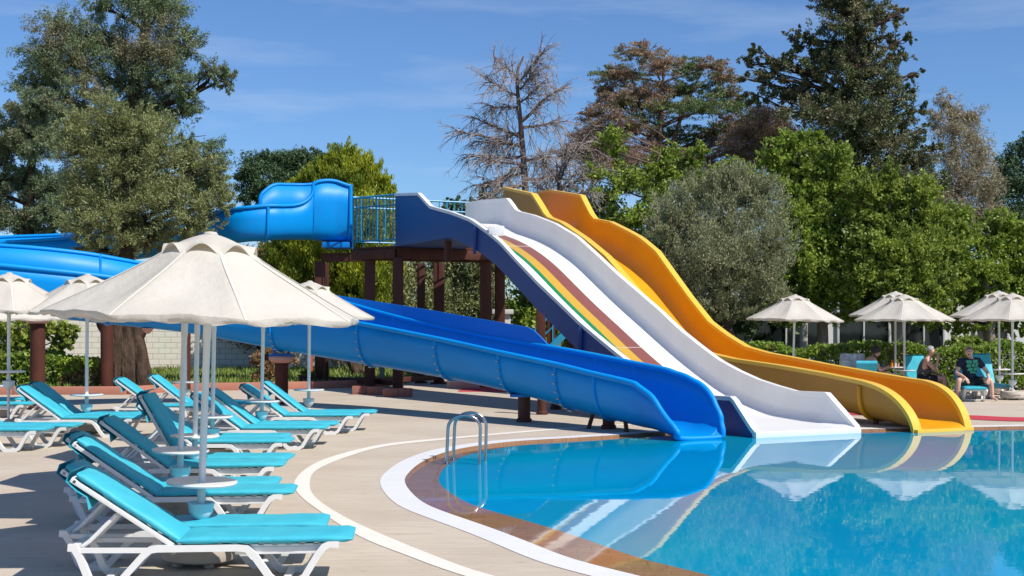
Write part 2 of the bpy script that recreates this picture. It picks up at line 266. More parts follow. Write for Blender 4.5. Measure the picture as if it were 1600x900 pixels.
# ------------------------------------------------------------------ mesh builder
class MB:
    def __init__(s): s.v = []; s.f = []; s.mi = []
    def add(s, verts, faces, mi=0):
        b = len(s.v); s.v.extend([tuple(p) for p in verts]); s.f.extend([tuple(i + b for i in f) for f in faces]); s.mi.extend([mi] * len(faces)); return s
    def box(s, c, d, mi=0, rot=None, ch=0.0):
        """box with chamfered edges"""
        hx, hy, hz = d[0] / 2, d[1] / 2, d[2] / 2; ch = min(ch, hx * .8, hy * .8, hz * .8)
        bm = bmesh.new(); bmesh.ops.create_cube(bm, size=1)
        for v in bm.verts: v.co = Vector((v.co.x * d[0], v.co.y * d[1], v.co.z * d[2]))
        if ch > 0: bmesh.ops.bevel(bm, geom=list(bm.edges), offset=ch, segments=2, affect='EDGES', profile=0.6)
        mtx = rot if rot is not None else Matrix.Identity(3)
        bm.verts.index_update()
        vs = [mtx @ v.co + Vector(c) for v in bm.verts]; fs = [[v.index for v in f.verts] for f in bm.faces]; bm.free()
        return s.add(vs, fs, mi)
    def beam(s, a, b, wd, ht, mi=0, ch=0.0):
        a, b = Vector(a), Vector(b); d = b - a
        x = d.normalized(); up = Vector((0, 0, 1)) if abs(x.z) < 0.95 else Vector((0, 1, 0))
        y = up.cross(x).normalized(); z = x.cross(y)
        return s.box((a + b) / 2, (d.length, wd, ht), mi, Matrix((x, y, z)).transposed(), ch)
    def tube(s, path, rad, n=10, mi=0, caps=True, closed=False):
        P = [Vector(p) for p in path]; m = len(P)
        rad = rad if hasattr(rad, '__len__') else [rad] * m
        vs = []; prev = None
        for i, p in enumerate(P):
            if closed: t = P[(i + 1) % m] - P[i - 1]
            else: t = P[min(i + 1, m - 1)] - P[max(i - 1, 0)]
            t = t.normalized() if t.length > 1e-9 else Vector((0, 0, 1))
            if prev is None:
                a = Vector((0, 0, 1)) if abs(t.z) < 0.9 else Vector((1, 0, 0)); prev = (a - t * a.dot(t)).normalized()
            else: prev = (prev - t * prev.dot(t)).normalized()
            q = t.cross(prev)
            for k in range(n):
                an = 2 * math.pi * k / n; vs.append(p + (prev * math.cos(an) + q * math.sin(an)) * rad[i])
        fs = []
        for i in range(m if closed else m - 1):
            j = (i + 1) % m
            for k in range(n): fs.append((i * n + k, i * n + (k + 1) % n, j * n + (k + 1) % n, j * n + k))
        if caps and not closed: fs.append(tuple(range(n - 1, -1, -1))); fs.append(tuple((m - 1) * n + k for k in range(n)))
        return s.add(vs, fs, mi)
    def lathe(s, prof, n=32, c=(0, 0, 0), mi=0, cap=True):
        vs = []
        for r, z in prof:
            for k in range(n):
                a = 2 * math.pi * k / n; vs.append((c[0] + r * math.cos(a), c[1] + r * math.sin(a), c[2] + z))
        fs = []
        for i in range(len(prof) - 1):
            for k in range(n): fs.append((i * n + k, i * n + (k + 1) % n, (i + 1) * n + (k + 1) % n, (i + 1) * n + k))
        if cap:
            if prof[0][0] > 1e-4: fs.append(tuple(range(n - 1, -1, -1)))
            if prof[-1][0] > 1e-4: fs.append(tuple((len(prof) - 1) * n + k for k in range(n)))
        return s.add(vs, fs, mi)
    def loft(s, rows, mis=None, closed=False, caps=False, mi=0):
        """rows of equal length; mis: a material index for each column"""
        n = len(rows[0]); b = len(s.v)
        for r in rows: s.v.extend([tuple(p) for p in r])
        cols = n if closed else n - 1
        for i in range(len(rows) - 1):
            for k in range(cols):
                j = (k + 1) % n
                s.f.append((b + i * n + k, b + i * n + j, b + (i + 1) * n + j, b + (i + 1) * n + k)); s.mi.append(mis[k] if mis else mi)
        if caps:
            s.f.append(tuple(b + k for k in range(n - 1, -1, -1))); s.mi.append(mi)
            s.f.append(tuple(b + (len(rows) - 1) * n + k for k in range(n))); s.mi.append(mi)
        return s
    def band(s, path, y0, y1, th, mi=0):
        """flat bar of thickness th bent along a path in the xz plane, from y0 to y1"""
        P = [Vector((p[0], p[1])) for p in path]; rows = []
        for i, p in enumerate(P):
            d1 = (P[i] - P[i - 1]).normalized() if i else (P[1] - P[0]).normalized()
            d2 = (P[i + 1] - P[i]).normalized() if i < len(P) - 1 else d1
            n1 = Vector((-d1.y, d1.x)); n2 = Vector((-d2.y, d2.x)); nn = (n1 + n2); nn = nn.normalized() if nn.length > 1e-6 else n1
            k = th / 2 / max(0.5, nn.dot(n1)); a = p + nn * k; c = p - nn * k
            rows.append([(a.x, y0, a.y), (a.x, y1, a.y), (c.x, y1, c.y), (c.x, y0, c.y)])
        return s.loft(rows, closed=True, caps=True, mi=mi)
    def mesh(s, name, mats, smooth=True, angle=35):
        me = bpy.data.meshes.new(name); me.from_pydata(s.v, [], s.f); me.update()
        for m in (mats if isinstance(mats, (list, tuple)) else [mats]): me.materials.append(m)
        if any(s.mi): me.polygons.foreach_set('material_index', s.mi)
        bm = bmesh.new(); bm.from_mesh(me); bmesh.ops.recalc_face_normals(bm, faces=bm.faces)
        if smooth:
            for f in bm.faces: f.smooth = True
            for e in bm.edges:
                if len(e.link_faces) == 2 and e.calc_face_angle(0) > R(angle): e.smooth = False
        bm.to_mesh(me); bm.free(); return me
    def build(s, name, mats, parent=None, smooth=True, angle=35):
        return link(name, s.mesh(name, mats, smooth, angle), parent)

def link(name, me, parent=None):
    o = bpy.data.objects.new(name, me); COL.objects.link(o)
    if parent is not None: o.parent = parent
    return o
def tag(o, label=None, cat=None, group=None, kind=None):
    if label: o['label'] = label
    if cat: o['category'] = cat
    if group: o['group'] = group
    if kind: o['kind'] = kind
    return o
def thing(name, label, cat, loc=(0, 0, 0), rz=0.0, group=None):
    o = bpy.data.objects.new(name, None); COL.objects.link(o); o.location = loc; o.rotation_euler = (0, 0, rz); o.empty_display_size = 0.2
    return tag(o, label, cat, group)
def copy_tree(o, parent=None):
    c = o.copy(); COL.objects.link(c)
    if parent is not None: c.parent = parent
    for ch in [x for x in bpy.data.objects if x.parent == o]: copy_tree(ch, c)
    return c
def smooth_curve(pts, per=6):
    """Catmull-Rom through rows of numbers"""
    P = [np.array(p, float) for p in pts]; P = [2 * P[0] - P[1]] + P + [2 * P[-1] - P[-2]]; res = []
    for i in range(1, len(P) - 2):
        for k in range(per):
            t = k / per; a, b, c, d = P[i - 1:i + 3]
            res.append(0.5 * ((2 * b) + (c - a) * t + (2 * a - 5 * b + 4 * c - d) * t * t + (3 * b - 3 * c + d - a) * t ** 3))
    res.append(P[-2]); return res

# ------------------------------------------------------------------ setting: deck, pool, lawn, hills
white_in = [(631, 750.6), (633.5, 745), (637.5, 740), (650, 728), (673, 715), (714, 702), (798, 690), (900, 684), (1000, 677.5), (1067, 673.5)]
white_in_low = [(639, 766), (664, 788), (704, 803.5), (766.6, 825), (829, 848.6), (900, 876.6), (994, 899)]
far_ext = [(5.2, 20.75), (8.5, 21.45), (13, 22.2), (22, 22.0), (27, 18), (27, 8), (22, 2), (12, 1.0), (6.5, 3.2), (3.2, 5.6)]
loop = [tuple(G(*p)[:2]) for p in white_in] + far_ext + [tuple(G(*p)[:2]) for p in reversed(white_in_low)]
def closed_curve(pts, per=8):
    P = [np.array(p, float) for p in pts]; n = len(P); res = []
    for i in range(n):
        a, b, c, d = P[i - 1], P[i], P[(i + 1) % n], P[(i + 2) % n]
        for k in range(per):
            t = k / per
            res.append(0.5 * ((2 * b) + (c - a) * t + (2 * a - 5 * b + 4 * c - d) * t * t + (3 * b - 3 * c + d - a) * t ** 3))
    return np.array(res)
# resample the photo's own sketch so the outline is an even, clean curve
def resample(P, n):
    Q = np.vstack([P, P[:1]]); dl = np.hypot(*np.diff(Q, axis=0).T); s = np.concatenate([[0], np.cumsum(dl)])
    t = np.linspace(0, s[-1], n, endpoint=False)
    return np.stack([np.interp(t, s, Q[:, 0]), np.interp(t, s, Q[:, 1])], 1)
def relax(P, k):
    for _ in range(k): P = 0.25 * np.roll(P, 1, 0) + 0.5 * P + 0.25 * np.roll(P, -1, 0)
    return P
POOL = relax(resample(closed_curve(loop), 520), 6)         # inner edge of the white band
def offset(P, d):
    t = np.roll(P, -1, 0) - np.roll(P, 1, 0); t /= np.hypot(t[:, 0], t[:, 1])[:, None]
    nrm = np.stack([-t[:, 1], t[:, 0]], 1)
    area = 0.5 * np.sum(P[:, 0] * np.roll(P[:, 1], -1) - np.roll(P[:, 0], -1) * P[:, 1])
    if area > 0: nrm = -nrm
    d = np.asarray(d); d = d[:, None] if d.ndim else d
    return P + nrm * d
BAND = offset(POOL, 0.27)
# the brown gutter: wide near the ladder, narrower along the slides
ang = np.linspace(0, 2 * np.pi, len(POOL), endpoint=False)
near = np.exp(-((POOL[:, 0] - 0.6) ** 2 / 9 + (POOL[:, 1] - 10.5) ** 2 / 22))
WATER = offset(POOL, -(0.27 + 0.30 * near))
def ring(name, A, B, za, zb, m, kind='structure'):
    n = len(A); vs = [(a[0], a[1], za) for a in A] + [(b[0], b[1], zb) for b in B]
    fs = [(i, (i + 1) % n, n + (i + 1) % n, n + i) for i in range(n)]
    return tag(MB().add(vs, fs).build(name, m, smooth=False), kind=kind)
def filled(name, outer, holes, z, m):
    bm = bmesh.new()
    for lp in [outer] + holes:
        vs = [bm.verts.new((p[0], p[1], z)) for p in lp]
        for i in range(len(vs)): bm.edges.new((vs[i], vs[(i + 1) % len(vs)]))
    bmesh.ops.triangle_fill(bm, use_beauty=True, use_dissolve=False, edges=list(bm.edges))
    for f in bm.faces:
        if f.normal.z < 0: f.normal_flip()
    me = bpy.data.meshes.new(name); bm.to_mesh(me); bm.free(); me.materials.append(m)
    return tag(link(name, me), kind='structure')
big = [(-900, -60), (900, -60), (900, 1600), (-900, 1600)]
filled('ground', big, [POOL], 0.0, M['deck'])
ring('white_pool_border', BAND, POOL, 0.004, 0.004, M['white_tile'])
ring('pool_rim_step', POOL, offset(POOL, -0.004), 0.004, -0.032, M['brown_tile'])
ring('pool_gutter', POOL, WATER, -0.03, -0.03, M['brown_tile'])
ring('pool_wall', offset(WATER, 0.002), offset(WATER, 0.002), -0.03, -1.4, M['water'])
filled('water', WATER, [], -0.033, M['water'])

so = [(1010, 661), (853, 671), (693, 684.6), (602, 694), (534, 709), (489, 726), (462, 749), (466, 771.5), (504, 802), (564, 839.5), (640, 870), (700, 892), (790, 920)]
si = [(1010, 662.5), (853, 673.2), (693, 687.5), (602, 698), (545.5, 713), (496, 734), (484, 754.5), (492.6, 777), (534, 805.5), (602, 837.6), (700, 877), (760, 897), (850, 921)]
so = smooth_curve([G(*p)[:2] for p in so], 8); si = smooth_curve([G(*p)[:2] for p in si], 8)
tag(MB().loft([[(*a, 0.004) for a in so], [(*a, 0.004) for a in si]]).build('cream_paving_line', M['cream_tile'], smooth=False), kind='structure')

# lawn beyond the kerb, soil bed, hills
lawn = [(-60, 31.5), (-9.3, 31.0), (-8.3, 32.6), (-5.3, 33.6), (-3.2, 35.2), (-2.6, 39.0), (2.5, 40.5), (4.5, 36.5), (20, 34.2), (60, 34.0), (60, 120), (-60, 120)]
filled('lawn', lawn, [], 0.012, M['lawn'])
k = MB()
kp = [(-20, 30.9), (-12, 30.9), (-9.3, 30.9), (-8.3, 32.5), (-5.3, 33.5), (-3.4, 34.9)]
for a, b in zip(kp[:-1], kp[1:]): k.beam((*a, 0.09), (*b, 0.09), 0.3, 0.2, ch=0.03)
tag(k.build('kerb', M['kerb']), kind='structure')
hv = []
for i in range(81):
    a = R(-40 + i); d = 900
    h = 14 + 10 * math.sin(i * 0.23) + 6 * math.sin(i * 0.61 + 1) + 18 * math.exp(-((i - 55) / 6) ** 2)
    hv.append([(math.sin(a) * d, math.cos(a) * d, -2), (math.sin(a) * (d + 60), math.cos(a) * (d + 60), h * 0.6), (math.sin(a) * (d + 200), math.cos(a) * (d + 200), h), (math.sin(a) * (d + 500), math.cos(a) * (d + 500), -2)])
tag(MB().loft(hv).build('hills', M['hill'], angle=80), kind='structure')

# grass blades
def quads_mesh(name, C, A, B, m):
    """n quads with centre C, half axes A (long) and B (wide); pointed leaf: a kite of four corners"""
    n = len(C); V = np.empty((n, 4, 3), np.float32)
    V[:, 0] = C - A; V[:, 1] = C + B - A * 0.05; V[:, 2] = C + A; V[:, 3] = C - B - A * 0.05
    me = bpy.data.meshes.new(name); me.vertices.add(n * 4); me.vertices.foreach_set('co', V.ravel())
    me.loops.add(n * 4); me.loops.foreach_set('vertex_index', np.arange(n * 4, dtype=np.int32))
    me.polygons.add(n); me.polygons.foreach_set('loop_start', np.arange(0, n * 4, 4, dtype=np.int32)); me.polygons.foreach_set('loop_total', np.full(n, 4, np.int32))
    me.materials.append(m); me.update(calc_edges=True); return me
def unit(v): return v / np.maximum(1e-9, np.linalg.norm(v, axis=1))[:, None]
n = 26000
gx = rng.uniform(-13, 3, n); gy = 31.5 + rng.random(n) ** 1.4 * 14
ok = (gy > np.interp(gx, [-13, -9.3, -8.3, -5.3, -3.2, -2.6, 2.5, 3], [31.2, 31.2, 32.8, 33.8, 35.5, 39, 40.6, 40.6]))
gx, gy = gx[ok], gy[ok]; n = len(gx); h = rng.uniform(0.05, 0.14, n)
d = unit(np.stack([rng.normal(0, .35, n), rng.normal(0, .35, n), np.ones(n)], 1)) * h[:, None]
C = np.stack([gx, gy, 0.012 + h], 1); an = rng.uniform(0, np.pi, n)
tag(link('grass', quads_mesh('grass', C, d, np.stack([np.cos(an), np.sin(an), 0 * an], 1) * 0.022, M['grass'])), kind='stuff')

# ------------------------------------------------------------------ trees
def leaf_cloud(lobes, n, ln, wd, up=0.0, sub=0.3, per=90, fill=0.35, droop=0.0, radial=0.4, stretch=1.5, shape=(1, 1, 1), stray=0.12):
    """leaf centres and axes: every lobe (centre, radii) carries many small sprays near its surface, every spray its leaves"""
    lob = [(np.array(c, float), np.array(r, float)) for c, r in lobes]
    wts = np.array([(r[0] * r[2]) + 0.3 * r[1] * r[2] for c, r in lob]); wts /= wts.sum()
    Cs, Ds = [], []
    for (c, r), wt in zip(lob, wts):
        k = max(4, int(n * wt / per))
        d = unit(rng.normal(size=(k, 3))); u = rng.random(k)
        rad = np.where(u < fill, rng.uniform(0.1, 0.8, k), np.where(u > 1 - stray, rng.uniform(1.0, 1.3, k), rng.uniform(0.75, 1.05, k)))
        cc = c + d * rad[:, None] * r
        rc = sub * min(r[0], r[2]) * rng.uniform(0.45, 1.35, k)
        m = rng.poisson(per * np.clip((rc / rc.mean()) ** 2, 0.2, 2.2) * np.where(u > 1 - stray, 0.5, 1.0))
        idx = np.repeat(np.arange(k), m)
        ax = unit(d + rng.normal(size=d.shape) * 0.5 + np.array([0, 0, up - droop]))          # each spray leans outwards
        off = unit(rng.normal(size=(len(idx), 3))) * (rng.random(len(idx)) ** 0.45)[:, None]
        al = np.sum(off * ax[idx], 1)[:, None] * ax[idx]
        pos = (al * stretch + (off - al) * (1.0 / stretch ** 0.5)) * np.array(shape)
        Cs.append(cc[idx] + pos * rc[idx][:, None])
        dd = unit(off + ax[idx] * 0.5 + rng.normal(size=off.shape) * 0.5) * radial + rng.normal(size=off.shape) * (1 - radial) * 0.6
        dd[:, 2] += up - droop
        Ds.append(unit(dd))
    C = np.vstack(Cs); D = np.vstack(Ds)
    s = rng.uniform(0.65, 1.3, len(C))[:, None]
    A = D * ln * 0.5 * s
    B = unit(np.cross(D, unit(rng.normal(size=D.shape)))) * wd * 0.5 * s
    return C, A, B
def px_lobes(Y, lst, depth=0.9, jitter=0.5):
    res = []
    for l in lst:
        px, py, rx, ry = l[:4]; dy = l[4] if len(l) > 4 else random.uniform(-jitter, jitter) * rx * Y / FPX
        p = AT(px, py, Y); p.y += dy
        s = Y / FPX
        res.append((p, (rx * s, max(rx, ry) * s * depth, ry * s)))
    return res
def limb(mb, a, b, r0, r1, sag=0.0, n=7, wob=0.12, sides=7):
    a, b = Vector(a), Vector(b); d = (b - a).length; pts = []; rad = []
    w1 = Vector((random.uniform(-1, 1), random.uniform(-1, 1), random.uniform(-.5, .5))) * d * wob
    w2 = Vector((random.uniform(-1, 1), random.uniform(-1, 1), random.uniform(-.5, .5))) * d * wob * 0.5
    for i in range(n):
        t = i / (n - 1); p = a.lerp(b, t) + w1 * math.sin(math.pi * t) + w2 * math.sin(2 * math.pi * t); p.z -= sag * d * math.sin(math.pi * t)
        pts.append(p); rad.append(r0 + (r1 - r0) * t ** 0.8)
    mb.tube(pts, rad, sides, caps=True); return pts
def tree(name, label, cat, trunk, r, lobes, leaf, bark, n, ln, wd, limbs=True, twig_r=0.02, group=None, extra=None, **kw):
    """trunk: path of points, base first; lobes: (centre, radii) each reached by a limb from the trunk"""
    base = Vector(trunk[0]); root = thing(name, label, cat, base, 0, group)
    tb = MB(); tr = smooth_curve(trunk, 5) if len(trunk) > 2 else trunk
    tr = [Vector(p) for p in tr]
    m = len(tr); rads = [r * (1 - 0.72 * (i / (m - 1)) ** 1.1) * (1.35 if i == 0 else 1) for i in range(m)]
    tb.tube([p - base for p in tr], rads, 12)
    if limbs:
        for c, rr in lobes:
            c = Vector(c); best = None
            for i in range(m // 5, m):
                p = tr[i]; sc = (p - c).length + max(0, p.z - c.z + 0.3 * (p.xy - c.xy).length) * 1.5
                if best is None or sc < best[0]: best = (sc, i)
            i = best[1]; pts = limb(tb, tr[i] - base, c - base, max(twig_r * 1.4, rads[i] * 0.5), twig_r * 0.6)
            for _ in range(4):
                e = c + Vector((random.uniform(-1, 1) * rr[0], random.uniform(-1, 1) * rr[1], random.uniform(-.6, 1) * rr[2])) * 0.85
                q = pts[random.randint(2, 5)]; limb(tb, q, e - base, twig_r * 0.8, twig_r * 0.25, n=5, sides=5)
    if extra: extra(tb, base)
    tb.build('trunk', bark, root, angle=70)
    if n:
        C, A, B = leaf_cloud(lobes, n, ln, wd, **kw)
        C = C - np.array(base)
        keep = C[:, 2] > 0.1
        link('crown', quads_mesh('crown', C[keep], A[keep], B[keep], leaf), root)
    return root

# left: tall brown-green casuarina behind
Y = 50
lob = px_lobes(Y, [(215, 5, 55, 40), (255, 25, 45, 45), (150, 55, 50, 35), (95, 50, 45, 35), (65, 95, 42, 35), (60, 135, 45, 28), (120, 100, 60, 45), (185, 95, 60, 42), (245, 90, 50, 45),
                   (290, 75, 30, 38), (280, 130, 45, 30), (335, 118, 32, 22), (355, 125, 16, 22), (210, 145, 70, 30), (140, 150, 65, 32), (295, 172, 30, 28), (235, 178, 50, 24), (335, 240, 26, 26), (300, 225, 30, 22), (90, 175, 50, 30), (340, 275, 14, 26), (160, 15, 25, 22)])
lob = [(c, (q[0] * .84, q[1] * .9, q[2] * .84)) for c, q in lob]
tree('casuarina_tree', 'tall brown-green feathery tree rising out of frame above the grey-green olive', 'tree', [AT(150, 585, Y) * 1 + Vector((0, 0, 0)), AT(175, 420, Y), AT(195, 250, Y), AT(215, 120, Y), AT(235, 0, Y)], 0.5, lob, M['casuarina'], M['bark'], 150000, 0.12, 0.03, sub=0.34, per=110, up=0.0, droop=0.15, fill=0.3, stray=.22, stretch=1.8, twig_r=0.05)
Y = 43
lob = px_lobes(Y, [(35, 185, 45, 28), (75, 165, 40, 25), (15, 225, 45, 28), (60, 225, 45, 35), (105, 205, 35, 30), (25, 285, 45, 30), (75, 290, 45, 35), (-10, 330, 40, 40), (45, 340, 45, 32), (95, 335, 35, 30), (-20, 250, 40, 40), (70, 370, 35, 18), (-60, 290, 60, 60)])
lob = [(c, (q[0] * .88, q[1] * .9, q[2] * .84)) for c, q in lob]
tree('fluffy_conifer', 'bushy dark green conifer with rounded tufts at the left edge', 'tree', [AT(40, 590, Y), AT(42, 450, Y), AT(45, 320, Y), AT(55, 190, Y)], 0.34, lob, M['fluffy'], M['bark'], 140000, 0.11, 0.028, sub=0.34, per=120, stretch=1.1, fill=0.3, radial=0.7, twig_r=0.04)
# left: olive with the thick gnarled trunk
Y = 32
lob = px_lobes(Y, [(165, 190, 55, 35), (215, 195, 50, 32), (125, 225, 45, 38), (180, 240, 65, 45), (245, 230, 50, 40), (290, 265, 40, 38), (140, 290, 45, 45), (205, 300, 70, 50), (275, 315, 55, 42), (325, 300, 35, 30), (335, 262, 18, 22), (125, 335, 40, 35),
                   (180, 360, 60, 35), (245, 365, 55, 30), (310, 350, 40, 25), (150, 385, 40, 18), (345, 320, 18, 22)], depth=0.8)
def gnarl(tb, base):
    for k in range(9):
        a = k * 0.7; limb(tb, Vector((0.42 * math.cos(a), 0.42 * math.sin(a), -0.02)), Vector((0.28 * math.cos(a + .5) - 0.25, 0.28 * math.sin(a + .5), 1.75)), 0.2, 0.15, n=8, wob=0.05, sides=8)
    limb(tb, Vector((0.35, 0, 0)), Vector((0.75, -0.25, -0.03)), 0.2, 0.06); limb(tb, Vector((-0.3, 0, 1.2)), Vector((-1.0, -.3, 2.6)), 0.22, 0.12); limb(tb, Vector((0.1, 0, 1.4)), Vector((0.6, 0, 2.4)), 0.22, 0.12)
tree('olive_tree', 'large olive with a thick gnarled trunk behind the left umbrellas', 'tree', [G(206, 612.4), AT(200, 560, Y), AT(190, 510, Y), AT(190, 440, Y), AT(205, 330, Y), AT(205, 230, Y)], 0.48, lob, M['olive'], M['bark'], 120000, 0.09, 0.024, sub=0.3, per=90, up=0.2, stretch=1.9, fill=0.35, radial=0.6, twig_r=0.03, extra=gnarl)
Y = 66
lob = px_lobes(Y, [(395, 262, 26, 20), (385, 285, 22, 16), (425, 250, 30, 18), (455, 262, 32, 22), (480, 245, 28, 16), (430, 285, 35, 22), (400, 310, 26, 14), (465, 290, 30, 22), (440, 318, 40, 20)])
tree('dark_pine', 'dark green round-topped pine far behind the high blue flume', 'tree', [AT(440, 570, Y), AT(440, 400, Y), AT(435, 260, Y)], 0.3, lob, M['pine_dark'], M['bark'], 40000, 0.17, 0.05, sub=0.42, per=70, twig_r=0.05)
# golden cypress: ascending flame-like sprays
Y = 43
lob = px_lobes(Y, [(545, 240, 16, 18), (528, 248, 18, 18), (562, 250, 18, 18), (508, 262, 20, 18), (580, 266, 18, 20), (545, 268, 34, 24), (490, 276, 18, 16), (470, 284, 15, 14), (598, 288, 16, 18), (610, 304, 12, 14), (455, 292, 10, 10), (520, 295, 40, 26), (570, 300, 40, 28), (485, 305, 30, 20), (540, 335, 70, 34), (600, 330, 22, 26), (470, 340, 34, 26), (540, 370, 75, 30), (470, 385, 45, 30), (440, 400, 30, 26),
                   (590, 385, 40, 28), (520, 410, 60, 32), (450, 430, 40, 28), (575, 425, 50, 28), (500, 450, 55, 30), (560, 470, 50, 26), (450, 470, 40, 28), (540, 505, 50, 24), (470, 510, 40, 24)], depth=1.0)
def stems(tb, base):
    limb(tb, Vector((0.0, 0, 0)), Vector((-0.9, 0, 2.2)), 0.16, 0.1)
tree('golden_cypress', 'yellow-green bushy cypress behind the start of the blue flume', 'tree', [G(560, 592), AT(552, 540, Y), AT(545, 420, Y), AT(543, 250, Y)], 0.22, lob, M['golden'], M['bark'], 190000, 0.11, 0.032, sub=0.32, per=60, up=1.2, stretch=1.8, fill=0.3, radial=0.5, extra=stems)
# dead tree: explicit limbs and drooping twigs
def dead_tree(label, Y, trunk, arms, r, n_tw, ln, group=None):
    P = [AT(px, py, Y) for px, py in trunk]; base = P[0].copy(); root = thing('dead_tree', label, 'tree', base, 0, group)
    tb = MB(); tr = [Vector(p) - base for p in smooth_curve(P, 5)]; m = len(tr)
    tb.tube(tr, [r * (1 - .85 * i / (m - 1)) for i in range(m)], 10)
    tw = MB()
    for (a, b, r0) in arms:
        pa, pb = AT(*a, Y) - base, AT(*b, Y) - base; pb.y += random.uniform(-1.6, 1.6)
        pts = limb(tb, pa, pb, r0, r0 * 0.25, n=9, wob=0.07)
        for _ in range(n_tw):
            t = random.uniform(0.1, 1.0); p = pa.lerp(pb, t); i = min(8, int(t * 8)); p = pts[i].lerp(pts[min(8, i + 1)], random.random())
            dirv = (pb - pa).normalized() * random.uniform(0.2, 1.0) + Vector((random.uniform(-.7, .7), random.uniform(-.9, .9), random.uniform(-1.0, 0.45)))
            q = p + dirv.normalized() * ln * random.uniform(0.5, 1.4)
            w = limb(tw, p, q, 0.02, 0.007, sag=-0.08, n=5, sides=4, wob=0.1)
            for _k in range(5):
                s = w[random.randint(1, 4)]; e = s + (dirv.normalized() * 0.6 + Vector((random.uniform(-.6, .6), random.uniform(-.6, .6), random.uniform(-.9, .3)))) * ln * random.uniform(0.2, 0.6)
                limb(tw, s, e, 0.011, 0.005, n=4, sides=3, wob=0.12)
    tb.build('trunk', M['bark_red'], root, angle=70); tw.build('twigs', M['twig'], root, angle=80)
    return root
dead_tree('bare leafless grey-brown conifer standing against the sky', 56, [(822, 600), (826, 420), (820, 280), (814, 200), (808, 120), (818, 88)],
          [((816, 215), (735, 178), .09), ((816, 230), (712, 205), .07), ((818, 245), (722, 240), .08), ((814, 190), (882, 138), .09), ((815, 200), (878, 195), .07), ((812, 150), (758, 130), .06), ((810, 130), (848, 88), .06), ((810, 125), (772, 100), .05),
           ((812, 160), (855, 128), .05), ((820, 270), (735, 290), .09), ((822, 260), (755, 250), .08), ((822, 290), (760, 310), .08), ((820, 250), (860, 240), .07), ((822, 280), (870, 270), .08), ((813, 170), (765, 165), .06), ((815, 205), (770, 220), .06), ((812, 140), (835, 115), .05), ((822, 300), (845, 330), .08), ((818, 225), (745, 215), .06), ((820, 255), (780, 285), .07)], 0.22, 46, 0.9)
dead_tree('low tangle of bare grey twigs between the leafless conifer and the browning pine', 50, [(885, 590), (882, 420), (874, 320), (870, 250)],
          [((872, 290), (905, 232), .06), ((872, 285), (845, 248), .05), ((872, 300), (925, 268), .06), ((872, 310), (835, 285), .06), ((873, 310), (920, 300), .06), ((872, 282), (890, 225), .05), ((874, 320), (850, 320), .06), ((872, 295), (930, 245), .05), ((876, 340), (940, 330), .06)], 0.14, 40, 0.9)
# browning pine
Y = 60
plob = [(1000, 85, 38, 13), (955, 118, 30, 14), (985, 112, 35, 15), (1035, 108, 35, 16), (1078, 102, 32, 14), (1112, 104, 28, 12), (1128, 124, 26, 14), (945, 140, 16, 16), (1010, 145, 45, 17), (1075, 135, 40, 16), (1130, 150, 34, 15), (965, 165, 42, 17), (1030, 172, 42, 16), (1100, 172, 45, 17), (1150, 165, 24, 12),
        (925, 182, 24, 14), (985, 200, 40, 16), (1050, 205, 40, 15), (1115, 205, 40, 15), (1160, 190, 36, 15), (1200, 182, 40, 20), (1180, 208, 40, 15), (945, 215, 35, 15), (1210, 215, 32, 20), (905, 215, 20, 14), (1020, 230, 35, 12), (930, 240, 30, 14), (965, 255, 30, 14), (1085, 225, 36, 13), (1150, 225, 32, 14), (1190, 242, 36, 16), (1215, 245, 26, 18), (890, 240, 24, 14)]
def pine_stems(tb, base):
    Y = 60
    for a, b, r0 in [((1025, 330), (1095, 115), .2), ((1030, 300), (985, 110), .16), ((1030, 280), (1040, 100), .14), ((1060, 240), (1210, 195), .13), ((1050, 260), (1170, 230), .1), ((1030, 270), (930, 190), .12)]:
        limb(tb, AT(*a, Y) - base, AT(*b, Y) - base, r0, 0.04, n=9, wob=0.05)
tree('browning_pine', 'flat-topped pine with many dead brown branches behind the yellow slide', 'tree', [AT(1020, 575, Y), AT(1028, 400, Y), AT(1030, 250, Y), AT(1035, 130, Y)], 0.32, px_lobes(Y, plob, depth=1.2, jitter=1.0), M['pine_mix'], M['bark_red'], 130000, 0.14, 0.034, sub=0.4, per=50, fill=0.45, up=0.1, radial=0.6, shape=(1.25, 1.25, .6), twig_r=0.035, extra=pine_stems)
Y = 58
lob = px_lobes(Y, [(1195, 188, 40, 18), (1160, 205, 34, 16), (1215, 212, 30, 20), (1180, 232, 40, 18), (1215, 245, 26, 20), (1150, 240, 34, 16), (930, 200, 30, 16), (960, 185, 28, 14), (925, 230, 34, 18), (965, 225, 36, 16), (1000, 250, 40, 18), (1050, 255, 44, 18), (1100, 250, 40, 18), (945, 262, 34, 18), (1130, 275, 40, 20), (1075, 285, 40, 18), (1000, 285, 40, 18)], depth=1.1)
tree('dead_pine', 'rust-brown dead-needled pine mixed into the browning one, left of the dark cypress', 'tree', [AT(1130, 575, Y), AT(1135, 420, Y), AT(1150, 300, Y), AT(1175, 225, Y)], 0.2, lob, M['pine_brown'], M['bark_red'], 60000, 0.15, 0.03, sub=0.5, per=40, fill=0.5, shape=(1.3, 1.3, .6), twig_r=0.03)
